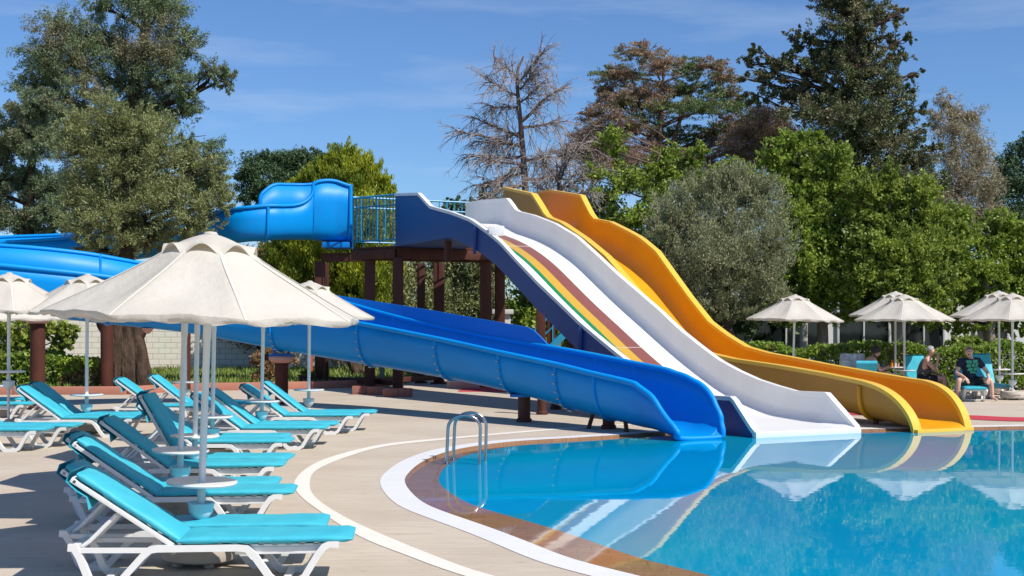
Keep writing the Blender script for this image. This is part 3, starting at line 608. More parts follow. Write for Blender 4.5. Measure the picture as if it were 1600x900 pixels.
# dark tall cypress with level boughs
Y = 54
clob = [(1325, -30, 50, 30), (1300, 5, 34, 22), (1345, 8, 45, 24), (1385, 28, 30, 16), (1405, 18, 16, 11), (1320, 42, 50, 24), (1255, 55, 26, 14), (1370, 62, 40, 18), (1408, 58, 26, 11), (1300, 75, 40, 24), (1270, 72, 22, 14), (1345, 90, 50, 22), (1405, 88, 32, 14), (1182, 82, 13, 14), (1172, 98, 16, 12), (1225, 100, 34, 16), (1195, 118, 38, 16), (1280, 112, 45, 24), (1160, 122, 14, 9),
        (1345, 122, 50, 24), (1410, 118, 28, 13), (1432, 115, 13, 7), (1240, 135, 45, 20), (1185, 148, 26, 14), (1300, 150, 55, 26), (1375, 150, 50, 22), (1420, 145, 18, 10), (1260, 180, 50, 26), (1330, 190, 60, 30), (1395, 180, 40, 22), (1430, 172, 22, 14), (1290, 225, 60, 28), (1365, 225, 60, 30), (1420, 215, 34, 18), (1447, 200, 14, 10), (1330, 265, 75, 30), (1410, 255, 45, 24), (1455, 235, 34, 11), (1300, 300, 65, 30), (1385, 300, 60, 28), (1440, 285, 40, 20)]
tree('tall_cypress', 'very tall dark cypress with ragged level boughs rising out of frame on the right', 'tree', [AT(1338, 585, Y), AT(1336, 400, Y), AT(1332, 200, Y), AT(1328, 0, Y), AT(1326, -60, Y)], 0.42, px_lobes(Y, clob, depth=1.0, jitter=0.9), M['cypress'], M['bark'], 130000, 0.13, 0.055, sub=0.33, per=70, stretch=1.5, fill=0.4, radial=0.8, twig_r=0.05)
# wispy tree
Y = 62
lob = px_lobes(Y, [(1478, 162, 15, 18), (1495, 178, 22, 22), (1462, 185, 12, 16), (1518, 185, 20, 20), (1480, 205, 28, 24), (1520, 220, 28, 28), (1490, 245, 30, 26), (1535, 255, 22, 30), (1510, 285, 34, 28), (1540, 300, 24, 34), (1490, 300, 30, 28), (1530, 340, 35, 28), (1500, 340, 34, 28), (1462, 300, 26, 26), (1465, 335, 28, 24), (1555, 340, 18, 26)])
tree('wispy_tree', 'thin grey-brown wispy tree at right beside the dark cypress', 'tree', [AT(1512, 570, Y), AT(1508, 420, Y), AT(1500, 280, Y), AT(1482, 165, Y)], 0.18, lob, M['wispy'], M['bark_pale'], 34000, 0.2, 0.035, sub=0.5, per=40, fill=0.5, droop=0.2, twig_r=0.03)
Y = 70
lob = px_lobes(Y, [(1580, 245, 18, 18), (1605, 232, 16, 24), (1575, 280, 22, 26), (1605, 290, 24, 30), (1580, 330, 30, 30), (1555, 300, 16, 24), (1560, 350, 24, 26), (1610, 350, 30, 34), (1570, 380, 30, 30), (1600, 410, 40, 34)])
tree('far_green_tree', 'dark green tree cut off by the right edge of the picture', 'tree', [AT(1592, 560, Y), AT(1592, 400, Y), AT(1592, 250, Y)], 0.25, lob, M['pine_dark'], M['bark'], 40000, 0.18, 0.06, sub=0.45, per=60, twig_r=0.05)
Y = 75
lob = px_lobes(Y, [(712, 318, 18, 10), (740, 322, 22, 12), (765, 312, 18, 14), (700, 335, 22, 12), (735, 345, 30, 16), (775, 335, 24, 18), (790, 320, 16, 18), (760, 290, 10, 10)])
tree('far_green_tree', 'small dark tree tops showing above the platform rail behind the navy flank', 'tree', [AT(745, 560, Y), AT(745, 430, Y), AT(745, 320, Y)], 0.2, lob, M['pine_dark'], M['bark'], 14000, 0.22, 0.07, per=50, twig_r=0.04)
# bright green broadleaf trees on the right
def mulberry(label, Y, trunk, lst, m, n, **kw):
    return tree('broadleaf_tree', label, 'tree', [G(*trunk[0], 0.0)] + [AT(*p, Y) for p in trunk[1:]], 0.22, px_lobes(Y, lst, depth=0.8, jitter=0.6), M[m], M['bark_pale'], n, 0.125, 0.075, group='bright green trees behind the hedge', sub=0.33, per=50, fill=0.3, radial=0.5, stretch=2.1, stray=0.38, up=0.2, **kw)
mulberry('bright green leafy tree left of the dark cypress, behind the lone right umbrella', 43, [(1285, 584), (1285, 500), (1275, 400), (1262, 260)],
         [(1240, 225, 26, 18), (1265, 215, 22, 14), (1215, 250, 28, 22), (1255, 255, 36, 24), (1300, 245, 26, 20), (1235, 285, 40, 26), (1290, 285, 40, 28), (1270, 325, 48, 30), (1320, 305, 30, 24), (1245, 355, 40, 30), (1300, 365, 50, 32), (1270, 410, 50, 32), (1325, 410, 38, 28), (1250, 450, 42, 26), (1300, 455, 48, 28), (1225, 480, 34, 20), (1270, 490, 50, 18)], 'mulberry', 76000)
mulberry('wide bright green tree in front of the dark cypress, above the paired umbrellas', 42, [(1405, 586), (1400, 500), (1395, 420), (1390, 320)],
         [(1350, 300, 30, 22), (1385, 275, 20, 18), (1395, 310, 36, 26), (1435, 300, 26, 22), (1350, 345, 40, 28), (1405, 350, 42, 30), (1450, 345, 34, 26), (1365, 390, 42, 28), (1420, 395, 44, 28), (1470, 385, 34, 26), (1350, 435, 42, 28), (1400, 440, 48, 28), (1455, 435, 42, 26), (1370, 475, 40, 22), (1430, 478, 44, 20)], 'mulberry_b', 80000)
mulberry('yellow-green leafy tree at right above the umbrella cut by the picture edge', 44, [(1548, 582), (1545, 500), (1540, 440), (1545, 370)],
         [(1500, 385, 36, 26), (1545, 370, 30, 22), (1585, 395, 34, 28), (1490, 430, 36, 26), (1535, 420, 40, 28), (1585, 440, 38, 28), (1510, 465, 40, 22), (1560, 470, 42, 24), (1615, 420, 30, 40), (1600, 480, 34, 20), (1630, 470, 30, 30), (1475, 345, 26, 22), (1500, 350, 24, 20), (1560, 350, 22, 18), (1590, 365, 28, 22), (1530, 505, 40, 14), (1480, 495, 36, 16), (1580, 510, 36, 14)], 'mulberry', 64000)
Y = 50
tree('broadleaf_tree', 'loose green saplings with gaps showing sky, in front of the browning pine', 'tree', [G(1010, 573), AT(1012, 450, Y), AT(1015, 330, Y), AT(1030, 240, Y)], 0.16,
     px_lobes(Y, [(955, 215, 20, 18), (965, 240, 18, 16), (1040, 240, 26, 16), (1075, 250, 30, 16), (1100, 238, 18, 14), (1020, 265, 32, 20), (1060, 275, 36, 20), (985, 285, 32, 22), (930, 275, 22, 22), (1030, 300, 36, 20), (950, 315, 32, 24), (905, 320, 26, 22), (1000, 335, 40, 22), (1090, 295, 30, 20), (960, 350, 36, 22), (920, 365, 36, 22), (1020, 370, 40, 24), (975, 395, 40, 24), (1140, 262, 22, 16), (1165, 280, 24, 18), (1120, 275, 26, 16)], depth=1.0),
     M['mulberry'], M['bark_red'], 26000, 0.15, 0.085, group='bright green trees behind the hedge', sub=0.42, per=34, fill=0.5, stretch=1.8, stray=.25, twig_r=0.025)
# round grey olive right of the slides
Y = 39
lob = px_lobes(Y, [(1110, 300, 50, 30), (1165, 290, 45, 28), (1060, 335, 45, 34), (1125, 345, 60, 40), (1190, 330, 40, 36), (1040, 385, 36, 34), (1095, 395, 60, 42), (1160, 395, 55, 42), (1210, 385, 28, 36), (1065, 435, 48, 34), (1130, 445, 60, 36), (1190, 435, 40, 34), (1100, 480, 46, 24), (1160, 485, 46, 22), (1205, 470, 26, 22), (1140, 275, 30, 18), (1190, 300, 30, 22), (1040, 350, 28, 24)], depth=0.9)
tree('olive_tree', 'round grey-green olive behind the yellow slide', 'tree', [G(1149, 591), AT(1144, 540, Y), AT(1134, 490, Y), AT(1130, 400, Y), AT(1128, 310, Y)], 0.19, lob, M['olive_grey'], M['bark'], 190000, 0.085, 0.022, sub=0.3, per=100, stretch=2.1, stray=.3, up=0.6, fill=0.35, radial=0.5, twig_r=0.02)
# olives seen between the platform posts
Y = 46
tree('olive_tree', 'small olive with a pale leaning trunk seen under the slide platform', 'tree', [AT(534, 579, Y), AT(522, 545, Y), AT(545, 500, Y), AT(620, 430, Y)], 0.2,
     px_lobes(Y, [(610, 440, 45, 34), (655, 430, 45, 34), (640, 480, 50, 36), (600, 500, 40, 28), (680, 470, 40, 34), (620, 400, 45, 24), (660, 520, 45, 22), (580, 470, 30, 30)]), M['olive'], M['bark_pale'], 30000, 0.14, 0.045, sub=0.42, per=40, up=0.2)
tree('olive_tree', 'dense olive bush behind the platform posts beside the navy slide flank', 'tree', [AT(720, 578, Y), AT(722, 530, Y), AT(725, 450, Y)], 0.18,
     px_lobes(Y, [(715, 430, 45, 34), (755, 430, 40, 34), (730, 475, 50, 36), (700, 510, 45, 28), (765, 480, 36, 34), (740, 525, 50, 24), (690, 395, 40, 22), (760, 395, 36, 22)]), M['olive'], M['bark'], 30000, 0.14, 0.045, sub=0.42, per=40, up=0.2)
tree('leafy_bush', 'green vine-covered bush behind the blue stair', 'bush', [AT(860, 582, 44), AT(858, 520, 44), AT(850, 440, 44)], 0.12,
     px_lobes(44, [(830, 440, 34, 26), (815, 480, 30, 26), (860, 420, 34, 26), (880, 470, 36, 30), (845, 510, 36, 24), (900, 510, 36, 24), (905, 440, 36, 30), (940, 470, 36, 30), (930, 420, 34, 28), (890, 395, 30, 22), (960, 520, 40, 26), (985, 460, 36, 34), (1000, 510, 36, 30)]), M['mulberry'], M['bark'], 13000, 0.19, 0.12, sub=0.45, per=32)
tree('leafy_bush', 'dense dark green bush filling the gap behind the round olive', 'bush', [AT(1060, 580, 47), AT(1060, 520, 47), AT(1060, 440, 47)], 0.12,
     px_lobes(47, [(1010, 420, 40, 34), (1050, 400, 40, 34), (1000, 480, 44, 34), (1060, 490, 50, 34), (1120, 500, 50, 30), (1180, 505, 44, 26), (1210, 480, 36, 30), (1080, 535, 50, 24), (1140, 540, 50, 20)]), M['pine_dark'], M['bark'], 9000, 0.24, 0.14, sub=0.45, per=34)
tree('leafy_bush', 'light green overhanging shrub by the wall at far left', 'bush', [G(20, 592), AT(28, 560, 39), AT(50, 520, 39)], 0.08,
     px_lobes(38.5, [(65, 515, 22, 12), (95, 512, 22, 12), (105, 532, 16, 12), (85, 545, 14, 12), (45, 530, 22, 18), (20, 520, 28, 20), (10, 555, 28, 20), (48, 560, 18, 14), (115, 520, 12, 8)]), M['mulberry_b'], M['bark'], 4200, 0.17, 0.11, sub=0.5, per=28)

def hedge(name, label, pts, width, hgt, m, n, ln=0.1, wd=0.06, cat='hedge'):
    """clipped hedge along a polyline: woody stems inside a leafy volume"""
    base = Vector((*pts[0], 0)); root = thing(name, label, cat, base)
    seg = [(Vector((*a, 0)), Vector((*b, 0))) for a, b in zip(pts[:-1], pts[1:])]; tot = sum((b - a).length for a, b in seg)
    Cs = []; st = MB()
    for a, b in seg:
        k = int(n * (b - a).length / tot); t = rng.random(k); d = (b - a); nrm = Vector((-d.y, d.x, 0)).normalized()
        face = rng.random(k); lat = np.where(face < .55, rng.choice([-1, 1], k) * rng.uniform(.82, 1.05, k), rng.uniform(-1, 1, k)) * width / 2
        top = hgt * (0.96 + 0.07 * np.sin(t * (b - a).length * 2.1) + 0.04 * np.sin(t * (b - a).length * 5.3))
        z = np.where(face < .55, rng.uniform(0.03, 1, k) * top, top * rng.normal(0.99, 0.035, k))
        Cs.append(np.stack([a.x + d.x * t + nrm.x * lat, a.y + d.y * t + nrm.y * lat, z], 1))
        for q in np.arange(0.1, d.length, 0.3):
            p = a + d.normalized() * q; limb(st, Vector((p.x, p.y, 0)) - base, Vector((p.x + random.uniform(-.1, .1), p.y + random.uniform(-.1, .1), hgt * .85)) - base, 0.025, 0.01, n=4, sides=5)
            for _ in range(3): limb(st, Vector((p.x, p.y, hgt * .3)) - base, Vector((p.x + random.uniform(-.25, .25), p.y + random.uniform(-.25, .25), hgt * .85)) - base, 0.014, 0.006, n=4, sides=4)
    C = np.vstack(Cs) + rng.normal(0, 0.025, (sum(len(c) for c in Cs), 3)); D = unit(rng.normal(size=C.shape) + np.array([0, 0, .6])); s = rng.uniform(.6, 1.3, len(C))[:, None]
    st.build('stems', M['bark'], root)
    link('foliage', quads_mesh('foliage', C - np.array(base), D * ln * .5 * s, unit(np.cross(D, rng.normal(size=D.shape))) * wd * .5 * s, m), root)
    return root
hedge('clipped_hedge', 'long clipped green hedge behind the loungers on the right', [(5.5, 34.2), (9, 33.6), (15, 33.2), (19, 33.4)], 1.1, 1.12, M['hedge'], 30000, 0.12, 0.07)
hedge('clipped_hedge', 'low lime-topped variegated hedge in front of the gnarled olive trunk', [(-11.35, 32.5), (-9.55, 32.3)], 0.8, 0.75, M['hedge_b'], 8000, 0.11, 0.07)
hedge('clipped_hedge', 'dark clipped hedge at far left behind the thick brown post', [(-16, 33.0), (-11.4, 32.7)], 1.0, 0.9, M['hedge'], 12000, 0.11, 0.07)
tree('garden_bush', 'yellow-green rounded shrub above the right-hand hedge near the white wall', 'bush', [G(1512, 602), AT(1512, 560, 35.5)], 0.05, px_lobes(35.5, [(1495, 536, 16, 8), (1515, 533, 18, 8), (1533, 537, 12, 6), (1512, 548, 24, 10)]), M['mulberry_b'], M['bark'], 2500, 0.13, 0.08, sub=0.5, per=25)
tree('garden_bush', 'brownish shrub growing beside the low plastered pier', 'bush', [G(412, 605), AT(412, 580, 34.3)], 0.04, px_lobes(34.3, [(405, 560, 13, 10), (418, 575, 14, 14), (408, 588, 12, 12), (428, 556, 10, 10), (450, 562, 12, 10), (422, 547, 12, 6)]), M['dry'], M['bark'], 3200, 0.13, 0.05, sub=0.5, per=25, up=0.4)
tree('leafy_bush', 'brown twiggy bush below the high blue flume, left of the golden cypress', 'bush', [AT(405, 585, 46), AT(405, 500, 46), AT(405, 420, 46)], 0.1, px_lobes(46, [(405, 400, 26, 20), (385, 430, 30, 26), (425, 430, 30, 26), (400, 470, 36, 28), (430, 480, 30, 26), (370, 470, 30, 26), (395, 510, 40, 26)]), M['dry'], M['bark'], 16000, 0.14, 0.05, sub=0.5, per=36)
for (px, py, lab) in [(640, 600, 'spiky grass-like shrub beneath the platform, left of the cross beams'), (745, 596, 'low spiky shrub beneath the platform beside the pink box')]:
    tree('garden_bush', lab, 'bush', [G(px, py - 8), AT(px, py - 25, 38)], 0.03, px_lobes(38, [(px, py - 30, 20, 14), (px + 14, py - 22, 14, 12)]), M['olive'], M['bark'], 900, 0.3, 0.03, sub=0.6, per=25, up=0.5)

# ------------------------------------------------------------------ wall, building
t = thing('boundary_wall', 'white painted block wall behind the lawn on the left', 'wall', (-26, 46.5, 0))
MB().box((11.5, 0, 1.15), (23, 0.22, 2.3)).build('wall_panel', M['block_wall'], t, smooth=False)
MB().box((11.5, 0, 2.36), (23.06, 0.3, 0.12), ch=0.02).build('coping', M['white_wall'], t)
pl = MB()
for x in (0.2, 5.9, 12.1, 17.5, 22.8): pl.box((x, -0.16, 1.14), (0.36, 0.1, 2.28), ch=0.01)
pl.build('pilaster', M['white_wall'], t)

t = thing('white_building', 'low white building with dark windows behind the right-hand hedge', 'building', (17, 47, 0))
MB().box((0, 2, 1.9), (26, 4, 3.8)).build('wall', M['white_wall'], t, smooth=False)
MB().box((0, 1.9, 3.9), (26.6, 4.8, 0.2), ch=0.02).build('roof', M['pale_stone'], t)
for (x0, x1) in [(-8.2, -5.7), (-5.0, -3.2), (-2.6, -1.2), (-2.55 + 0.0 + 2.6, 1.15), (1.3 + 3.2, 6.3)]:
    wf = MB(); c = (x0 + x1) / 2; ww = x1 - x0
    for (cx, cz, dx, dz) in [(c, 0.66, ww + .16, .08), (c, 2.84, ww + .16, .08), (x0 - .04, 1.75, .08, 2.1), (x1 + .04, 1.75, .08, 2.1), (c, 1.75, .06, 2.1)]: wf.box((cx, -0.04, cz), (dx, 0.12, dz), ch=0.008)
    f = wf.build('window', M['alu'], t)
    MB().box((c, 0.0, 1.75), (ww - .004, 0.03, 2.096)).build('pane', M['window'], f, smooth=False)
t = thing('porch_pillar', 'slim pale pillar at the building front behind the lone right umbrella', 'pillar', (10.3, 45.2, 0))
MB().lathe([(0.2, 0), (0.2, .12), (.14, .16), (.14, 2.9), (.2, 2.96), (.2, 3.1)], 16).build('shaft', M['pale_stone'], t)

def rim_strip(S, zs, place, u0, u1, th=.055, lift=.012):
    rows = []
    for i in range(len(S)):
        a, b = max(0, i - 1), min(len(S) - 1, i + 1); ds, dz = S[b] - S[a], zs[b] - zs[a]; l = math.hypot(ds, dz); nx, nz = -dz / l, ds / l
        p = [(u0, -th), (u0, lift), (u1, lift), (u1, -th)]; rows.append([place(S[i] + nx * h, u, zs[i] + nz * h) for u, h in p])
    return rows
# ------------------------------------------------------------------ white slide
U = Vector((0.90, 0.436, 0)).normalized()                       # across the slides, left to right
def slide_profile(ptsL, A, B):
    return [on_line(px, py, A, B) for px, py in ptsL]
WA, WB = Vector((-2.94, 33.0, 0)), Vector((3.80, 19.68, 0)); WW = 1.92
WD = (WB - WA).normalized(); WLEN = (WB - WA).length
Wd = Vector((WD.x, WD.y, 0)); WU = Vector((-Wd.y, Wd.x, 0)); WU = WU if WU.x > 0 else -WU
left = slide_profile([(622, 303), (658, 302), (668, 313), (677, 322.7), (710, 331.7), (740, 343), (766.7, 361.7), (786.7, 378), (813, 406.7), (846.7, 441.7), (880, 473), (913, 505), (946.7, 533), (976.7, 557.5), (1004, 577), (1040, 596), (1080, 611), (1114, 618.5), (1150, 620.5), (1187, 678)], WA, WB)
WA2, WB2 = WA + WU * WW, WB + WU * WW
right = slide_profile([(753, 313), (791.7, 310), (800, 321), (806, 330), (833, 336.7), (866.7, 350), (900, 370), (933, 400), (966.7, 431.7), (1000, 460), (1029, 485), (1060, 514.6), (1091, 539.5), (1122, 563), (1153, 580), (1184, 594), (1215, 604), (1243, 612), (1290, 614), (1340, 671)], WA2, WB2)
def prof(pts):
    s = np.array([p[0] for p in pts]); z = np.array([p[1] for p in pts]); o = np.argsort(s); return lambda x: np.interp(x, s[o], z[o]), s[o], z[o]
zL, sL, zzL = prof(left); zR, sR, zzR = prof(right)
print('white left', [(round(a, 2), round(b, 2)) for a, b in left]); print('white right', [(round(a, 2), round(b, 2)) for a, b in right])
def smooth1(f, x, wd):
    ws = np.linspace(-1, 1, 15); return float(np.mean([f(x + q * wd) for q in ws]))
def white_floor(s):
    """bed of the chute: a level start, the drop, and the run-out just above the water"""
    r = 0.5 * (smooth1(zL, max(s, 2.3), 0.5) + smooth1(zR, max(s, 2.3), 0.5)) - 0.5
    if s > WLEN - 1.9:
        r0 = 0.5 * (smooth1(zL, WLEN - 1.9, 0.5) + smooth1(zR, WLEN - 1.9, 0.5)) - 0.5; t = (s - WLEN + 1.9) / 1.9; r = r0 * (1 - t) + 0.05 * t
    return max(r, 0.05)
S = np.concatenate([np.linspace(0, 2.4, 20), np.linspace(2.5, WLEN - 1.6, 60), np.linspace(WLEN - 1.5, WLEN, 18)])
def Wp(s, u, z): 
    p = WA + Wd * s + WU * u; return Vector((p.x, p.y, z))
t = thing('white_water_slide', 'wide white slide with green, mustard and brown-red stripes and a navy flank', 'water slide', Wp(WLEN * .5, WW / 2, 0))
tb = Vector(t.location)
rows = []; rimL = []; rimR = []; flank = []; under = []; flR = []
cols_u = [0.0, 0.02, 0.07, 0.14] + [0.30, 0.60, 0.71, 0.95, 1.27, 1.6] + [WW - 0.2, WW - 0.14, WW - 0.07, WW - 0.02, WW]
mis = [0, 0, 0, 0, 0, 1, 2, 3, 0, 0, 0, 0, 0, 0]
for s in S:
    fl = white_floor(s); a = max(float(zL(s)), fl + 0.01); b = max(float(zR(s)), fl + 0.01)
    def wz(u):
        e = min(u, WW - u); top = a if u < WW / 2 else b
        if e >= 0.2: return fl
        if e <= 0: return top
        k = 1 - e / 0.2; return fl + (top - fl) * (0.55 * k ** 4 + 0.0) if e > 0.02 else fl + (top - fl) * 0.6
    rows.append([Wp(s, u, wz(u)) - tb for u in cols_u])
    bot = min(fl - 0.12, smooth1(zL, max(s, 3.6), .3) - 0.56)
    if s < 3.6: bot = 3.7 + (bot - 3.7) * max(0, min(1, (s - 1.2) / 2.4))
    bot = max(bot, -0.25)
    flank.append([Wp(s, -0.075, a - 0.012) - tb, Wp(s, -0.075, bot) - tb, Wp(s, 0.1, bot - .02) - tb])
    under.append([Wp(s, 0.1, bot - .02) - tb, Wp(s, WW - .1, bot - .02) - tb])
    flR.append([Wp(s, WW - .1, bot - .02) - tb, Wp(s, WW + .075, bot) - tb, Wp(s, WW + .075, b - .012) - tb])
    rimL.append(a); rimR.append(b)
cut = [i for i, s_ in enumerate(S) if 2.3 < s_ < WLEN - 2.2]; q = MB(); q.loft(rows[:cut[0] + 1]); q.loft(rows[cut[0]:cut[-1] + 1], mis); q.loft(rows[cut[-1]:])
q.build('chute', [M['gel'], M['green_stripe'], M['yellow_stripe'], M['red_stripe']], t, angle=60)
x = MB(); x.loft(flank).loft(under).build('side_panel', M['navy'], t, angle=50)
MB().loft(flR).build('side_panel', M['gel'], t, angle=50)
pw = lambda s_, u_, z_: Wp(s_, u_, z_) - tb
rimL = rim_strip(S, rimL, pw, -.095, .012); rimR = rim_strip(S, rimR, pw, WW - .012, WW + .095)
MB().loft(rimL, closed=True, caps=True).build('rim', M['gel'], t, angle=50)
MB().loft(rimR, closed=True, caps=True).build('rim', M['gel'], t, angle=50)
# run-out lip at the water, and joint flanges on the navy flank
lp = MB(); lp.beam(Wp(WLEN - .01, -0.09, 0.0) - tb, Wp(WLEN - .01, WW + .09, 0.0) - tb, 0.1, 0.12, ch=0.015); lp.build('lip', M['gel'], t)
for s in (4.9, 9.6):
    fl = white_floor(s); q = MB(); q.beam(Wp(s, -0.10, float(zL(s)) - .06) - tb, Wp(s - .05, -0.10, fl - .2) - tb, 0.07, 0.09, ch=0.01); q.build('joint_flange', M['navy'], t)
    q = MB()
    for u0, u1 in zip(cols_u[3:-4], cols_u[4:-3]): q.beam(Wp(s, u0, fl + .004) - tb, Wp(s, u1, fl + .004) - tb, 0.02, 0.012)
    q.build('joint_seam', M['pale_stone'], t)
sb, zb = on_line(772, 359, WA, WB); q = MB(); q.box(Wp(sb, .06, zb - .02) - tb, (0.34, 0.3, 0.2), ch=0.02); q.build('start_block', M['gel'], t)

# ------------------------------------------------------------------ yellow slide
YA, YB = Vector((-0.17, 34.5, 0)), Vector((6.57, 20.62, 0)); YD = (YB - YA).normalized(); YU = Vector((-YD.y, YD.x, 0)); YU = YU if YU.x > 0 else -YU; YLEN = (YB - YA).length; YW = 1.0
yl = slide_profile([(791.7, 293), (838, 303), (850, 322), (860, 339), (883, 348), (920, 373), (953, 400), (985, 437), (1020, 478), (1060, 520), (1090, 543), (1110, 551), (1153, 561), (1227, 571.7), (1293, 583), (1360, 596.7), (1393, 602), (1413, 616.7), (1426.7, 635), (1434, 655), (1438, 675)], YA, YB)
YA2, YB2 = YA + YU * YW, YB + YU * YW
yr = slide_profile([(857, 296.7), (908, 305), (918, 325), (926.7, 341.7), (953, 346.7), (983, 361.7), (1001, 372), (1026, 393), (1051, 428), (1079.6, 467.6), (1108, 503), (1136, 524), (1165, 542), (1200, 552), (1243, 560), (1293, 570), (1360, 581.7), (1426.7, 593), (1460, 597), (1480, 604), (1500, 621), (1510, 643), (1514, 672)], YA2, YB2)
print('yellow left', [(round(a, 2), round(b, 2)) for a, b in yl]); print('yellow right', [(round(a, 2), round(b, 2)) for a, b in yr])
yL, _, _ = prof(yl); yR, _, _ = prof(yr)
def Yp(s, u, z):
    p = YA + YD * s + YU * u; return Vector((p.x, p.y, z))
def yellow_floor(s):
    s0 = max(s, 2.4); r = 0.5 * (smooth1(yL, min(s0, YLEN - 2.2), .45) + smooth1(yR, min(s0, YLEN - 2.2), .45)) - 0.62
    if s > YLEN - 2.2: r = r + (0.0 - r) * ((s - YLEN + 2.2) / 2.2)
    return max(r, 0.0)
t = thing('yellow_water_slide', 'narrow orange-yellow slide ending in a rounded open mouth over the water', 'water slide', Yp(YLEN * .5, YW / 2, 0)); tb = Vector(t.location)
S = np.concatenate([np.linspace(0, 2.4, 20), np.linspace(2.5, YLEN - 1.6, 60), YLEN - 1.5 + 1.5 * np.sin(np.linspace(0, np.pi / 2, 34))])
def y_edge(f, s, run):
    s1 = YLEN - run
    if s <= s1: return float(f(s))
    t_ = (s - s1) / run; z0 = float(f(s1)) - (s - s1) * .10
    return z0 * max(0.0, 1 - t_ ** 2.8) ** .6 - .03 * t_
inn, outr, r1, r2 = [], [], [], []
NK = 18
for s in S:
    fl = yellow_floor(s); a = max(y_edge(yL, s, 1.35), fl + .01); b = max(y_edge(yR, s, 1.0), fl + .01); ri = []; ro = []
    for k in range(NK + 1):
        ph = math.pi * k / NK; hh = a if k <= NK / 2 else b
        cu = -math.copysign(abs(math.cos(ph)) ** 0.62, math.cos(ph)); sz = (1 - math.sin(ph) ** 0.62)
        ri.append(Yp(s, YW / 2 + cu * YW / 2, fl + (hh - fl) * sz) - tb)
        ro.append(Yp(s, YW / 2 + cu * (YW / 2 + .06), max(fl - .05, -.2) + (hh - .02 - max(fl - .05, -.2)) * sz) - tb)
    inn.append(ri); outr.append(ro)
    r1.append(a); r2.append(b)
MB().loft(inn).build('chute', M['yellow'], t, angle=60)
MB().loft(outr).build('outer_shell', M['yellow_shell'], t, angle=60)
py_ = lambda s_, u_, z_: Yp(s_, u_, z_) - tb
r1 = rim_strip(S, r1, py_, -.14, .03); r2 = rim_strip(S, r2, py_, YW - .03, YW + .12)
MB().loft(r1, closed=True, caps=True).build('rim', M['yellow_rim'], t, angle=50); MB().loft(r2, closed=True, caps=True).build('rim', M['yellow_rim'], t, angle=50)
mo = MB(); mo.beam(Yp(YLEN + .02, -.11, -.05) - tb, Yp(YLEN + .02, YW + .11, -.05) - tb, .1, .14, ch=.02); mo.build('mouth_lip', M['yellow_rim'], t)
for s in (9.4, YLEN - 1.35):
    fl = yellow_floor(s); a = float(yL(s)); rib = []
    for k in range(NK // 2 + 1):
        ph = math.pi * k / NK; cu = -abs(math.cos(ph)) ** 0.62; sz = (1 - math.sin(ph) ** 0.62)
        rib.append(Yp(s, YW / 2 + cu * (YW / 2 + .075), fl - .06 + (a - .04 - fl) * sz) - tb)
    MB().tube(rib, 0.04, 8).build('joint_flange', M['yellow'], t)
q = MB(); p = Yp(YLEN - 1.3, .25, 0) - tb; q.tube([p + Vector((0, 0, -.3)), p + Vector((0, 0, .2))], .045, 10); q.build('support_leg', M['post'], t)

# ------------------------------------------------------------------ blue flume
def flume(name, label, st, w_half, mt, per=7, parent=None, nk=16, rim_r=0.05, ex=0.8):
    """st: rows of x, y, bed height, near rim height, far rim height; the near side is on the right of the path of travel unless flipped"""
    P = smooth_curve(st, per); base = Vector((P[len(P) // 2][0], P[len(P) // 2][1], 0)); root = thing(name, label, 'water slide', base)
    rows = []; rn = []; rf = []; fr = []
    for i, p in enumerate(P):
        a = P[max(0, i - 1)]; b = P[min(len(P) - 1, i + 1)]; d = Vector((b[0] - a[0], b[1] - a[1], 0)).normalized(); side = Vector((-d.y, d.x, 0))
        if side.y < 0: side = -side                                   # points away from the camera: far side
        wv = p[5] if len(p) > 5 else w_half
        row = []
        for k in range(nk + 1):
            ph = math.pi * k / nk; hh = p[3] if k < nk / 2 else p[4]
            lat = -math.copysign(abs(math.cos(ph)) ** ex, math.cos(ph)) * wv; z = p[2] + (hh - p[2]) * (1 - math.sin(ph) ** ex)
            row.append(Vector((p[0], p[1], z)) + side * lat - base)
        rows.append(row); rn.append(row[0] - side * .03); rf.append(row[-1] + side * .03); fr.append((Vector((p[0], p[1], 0)) - base, d, side))
    o = MB().loft(rows).build('trough', mt, root, angle=70)
    sm = o.modifiers.new('shell', 'SOLIDIFY'); sm.thickness = 0.03; sm.offset = 1
    MB().tube(rn, rim_r, 8).build('rim', mt, root, angle=60); MB().tube(rf, rim_r, 8).build('rim', mt, root, angle=60)
    return root, rows, fr, base, P
def joint(root, row, mt, r=0.05, out=0.05):
    c = sum(row, Vector()) / len(row); MB().tube([p + (p - c).normalized() * out for p in row], r, 8).build('joint_flange', mt, root, angle=60)

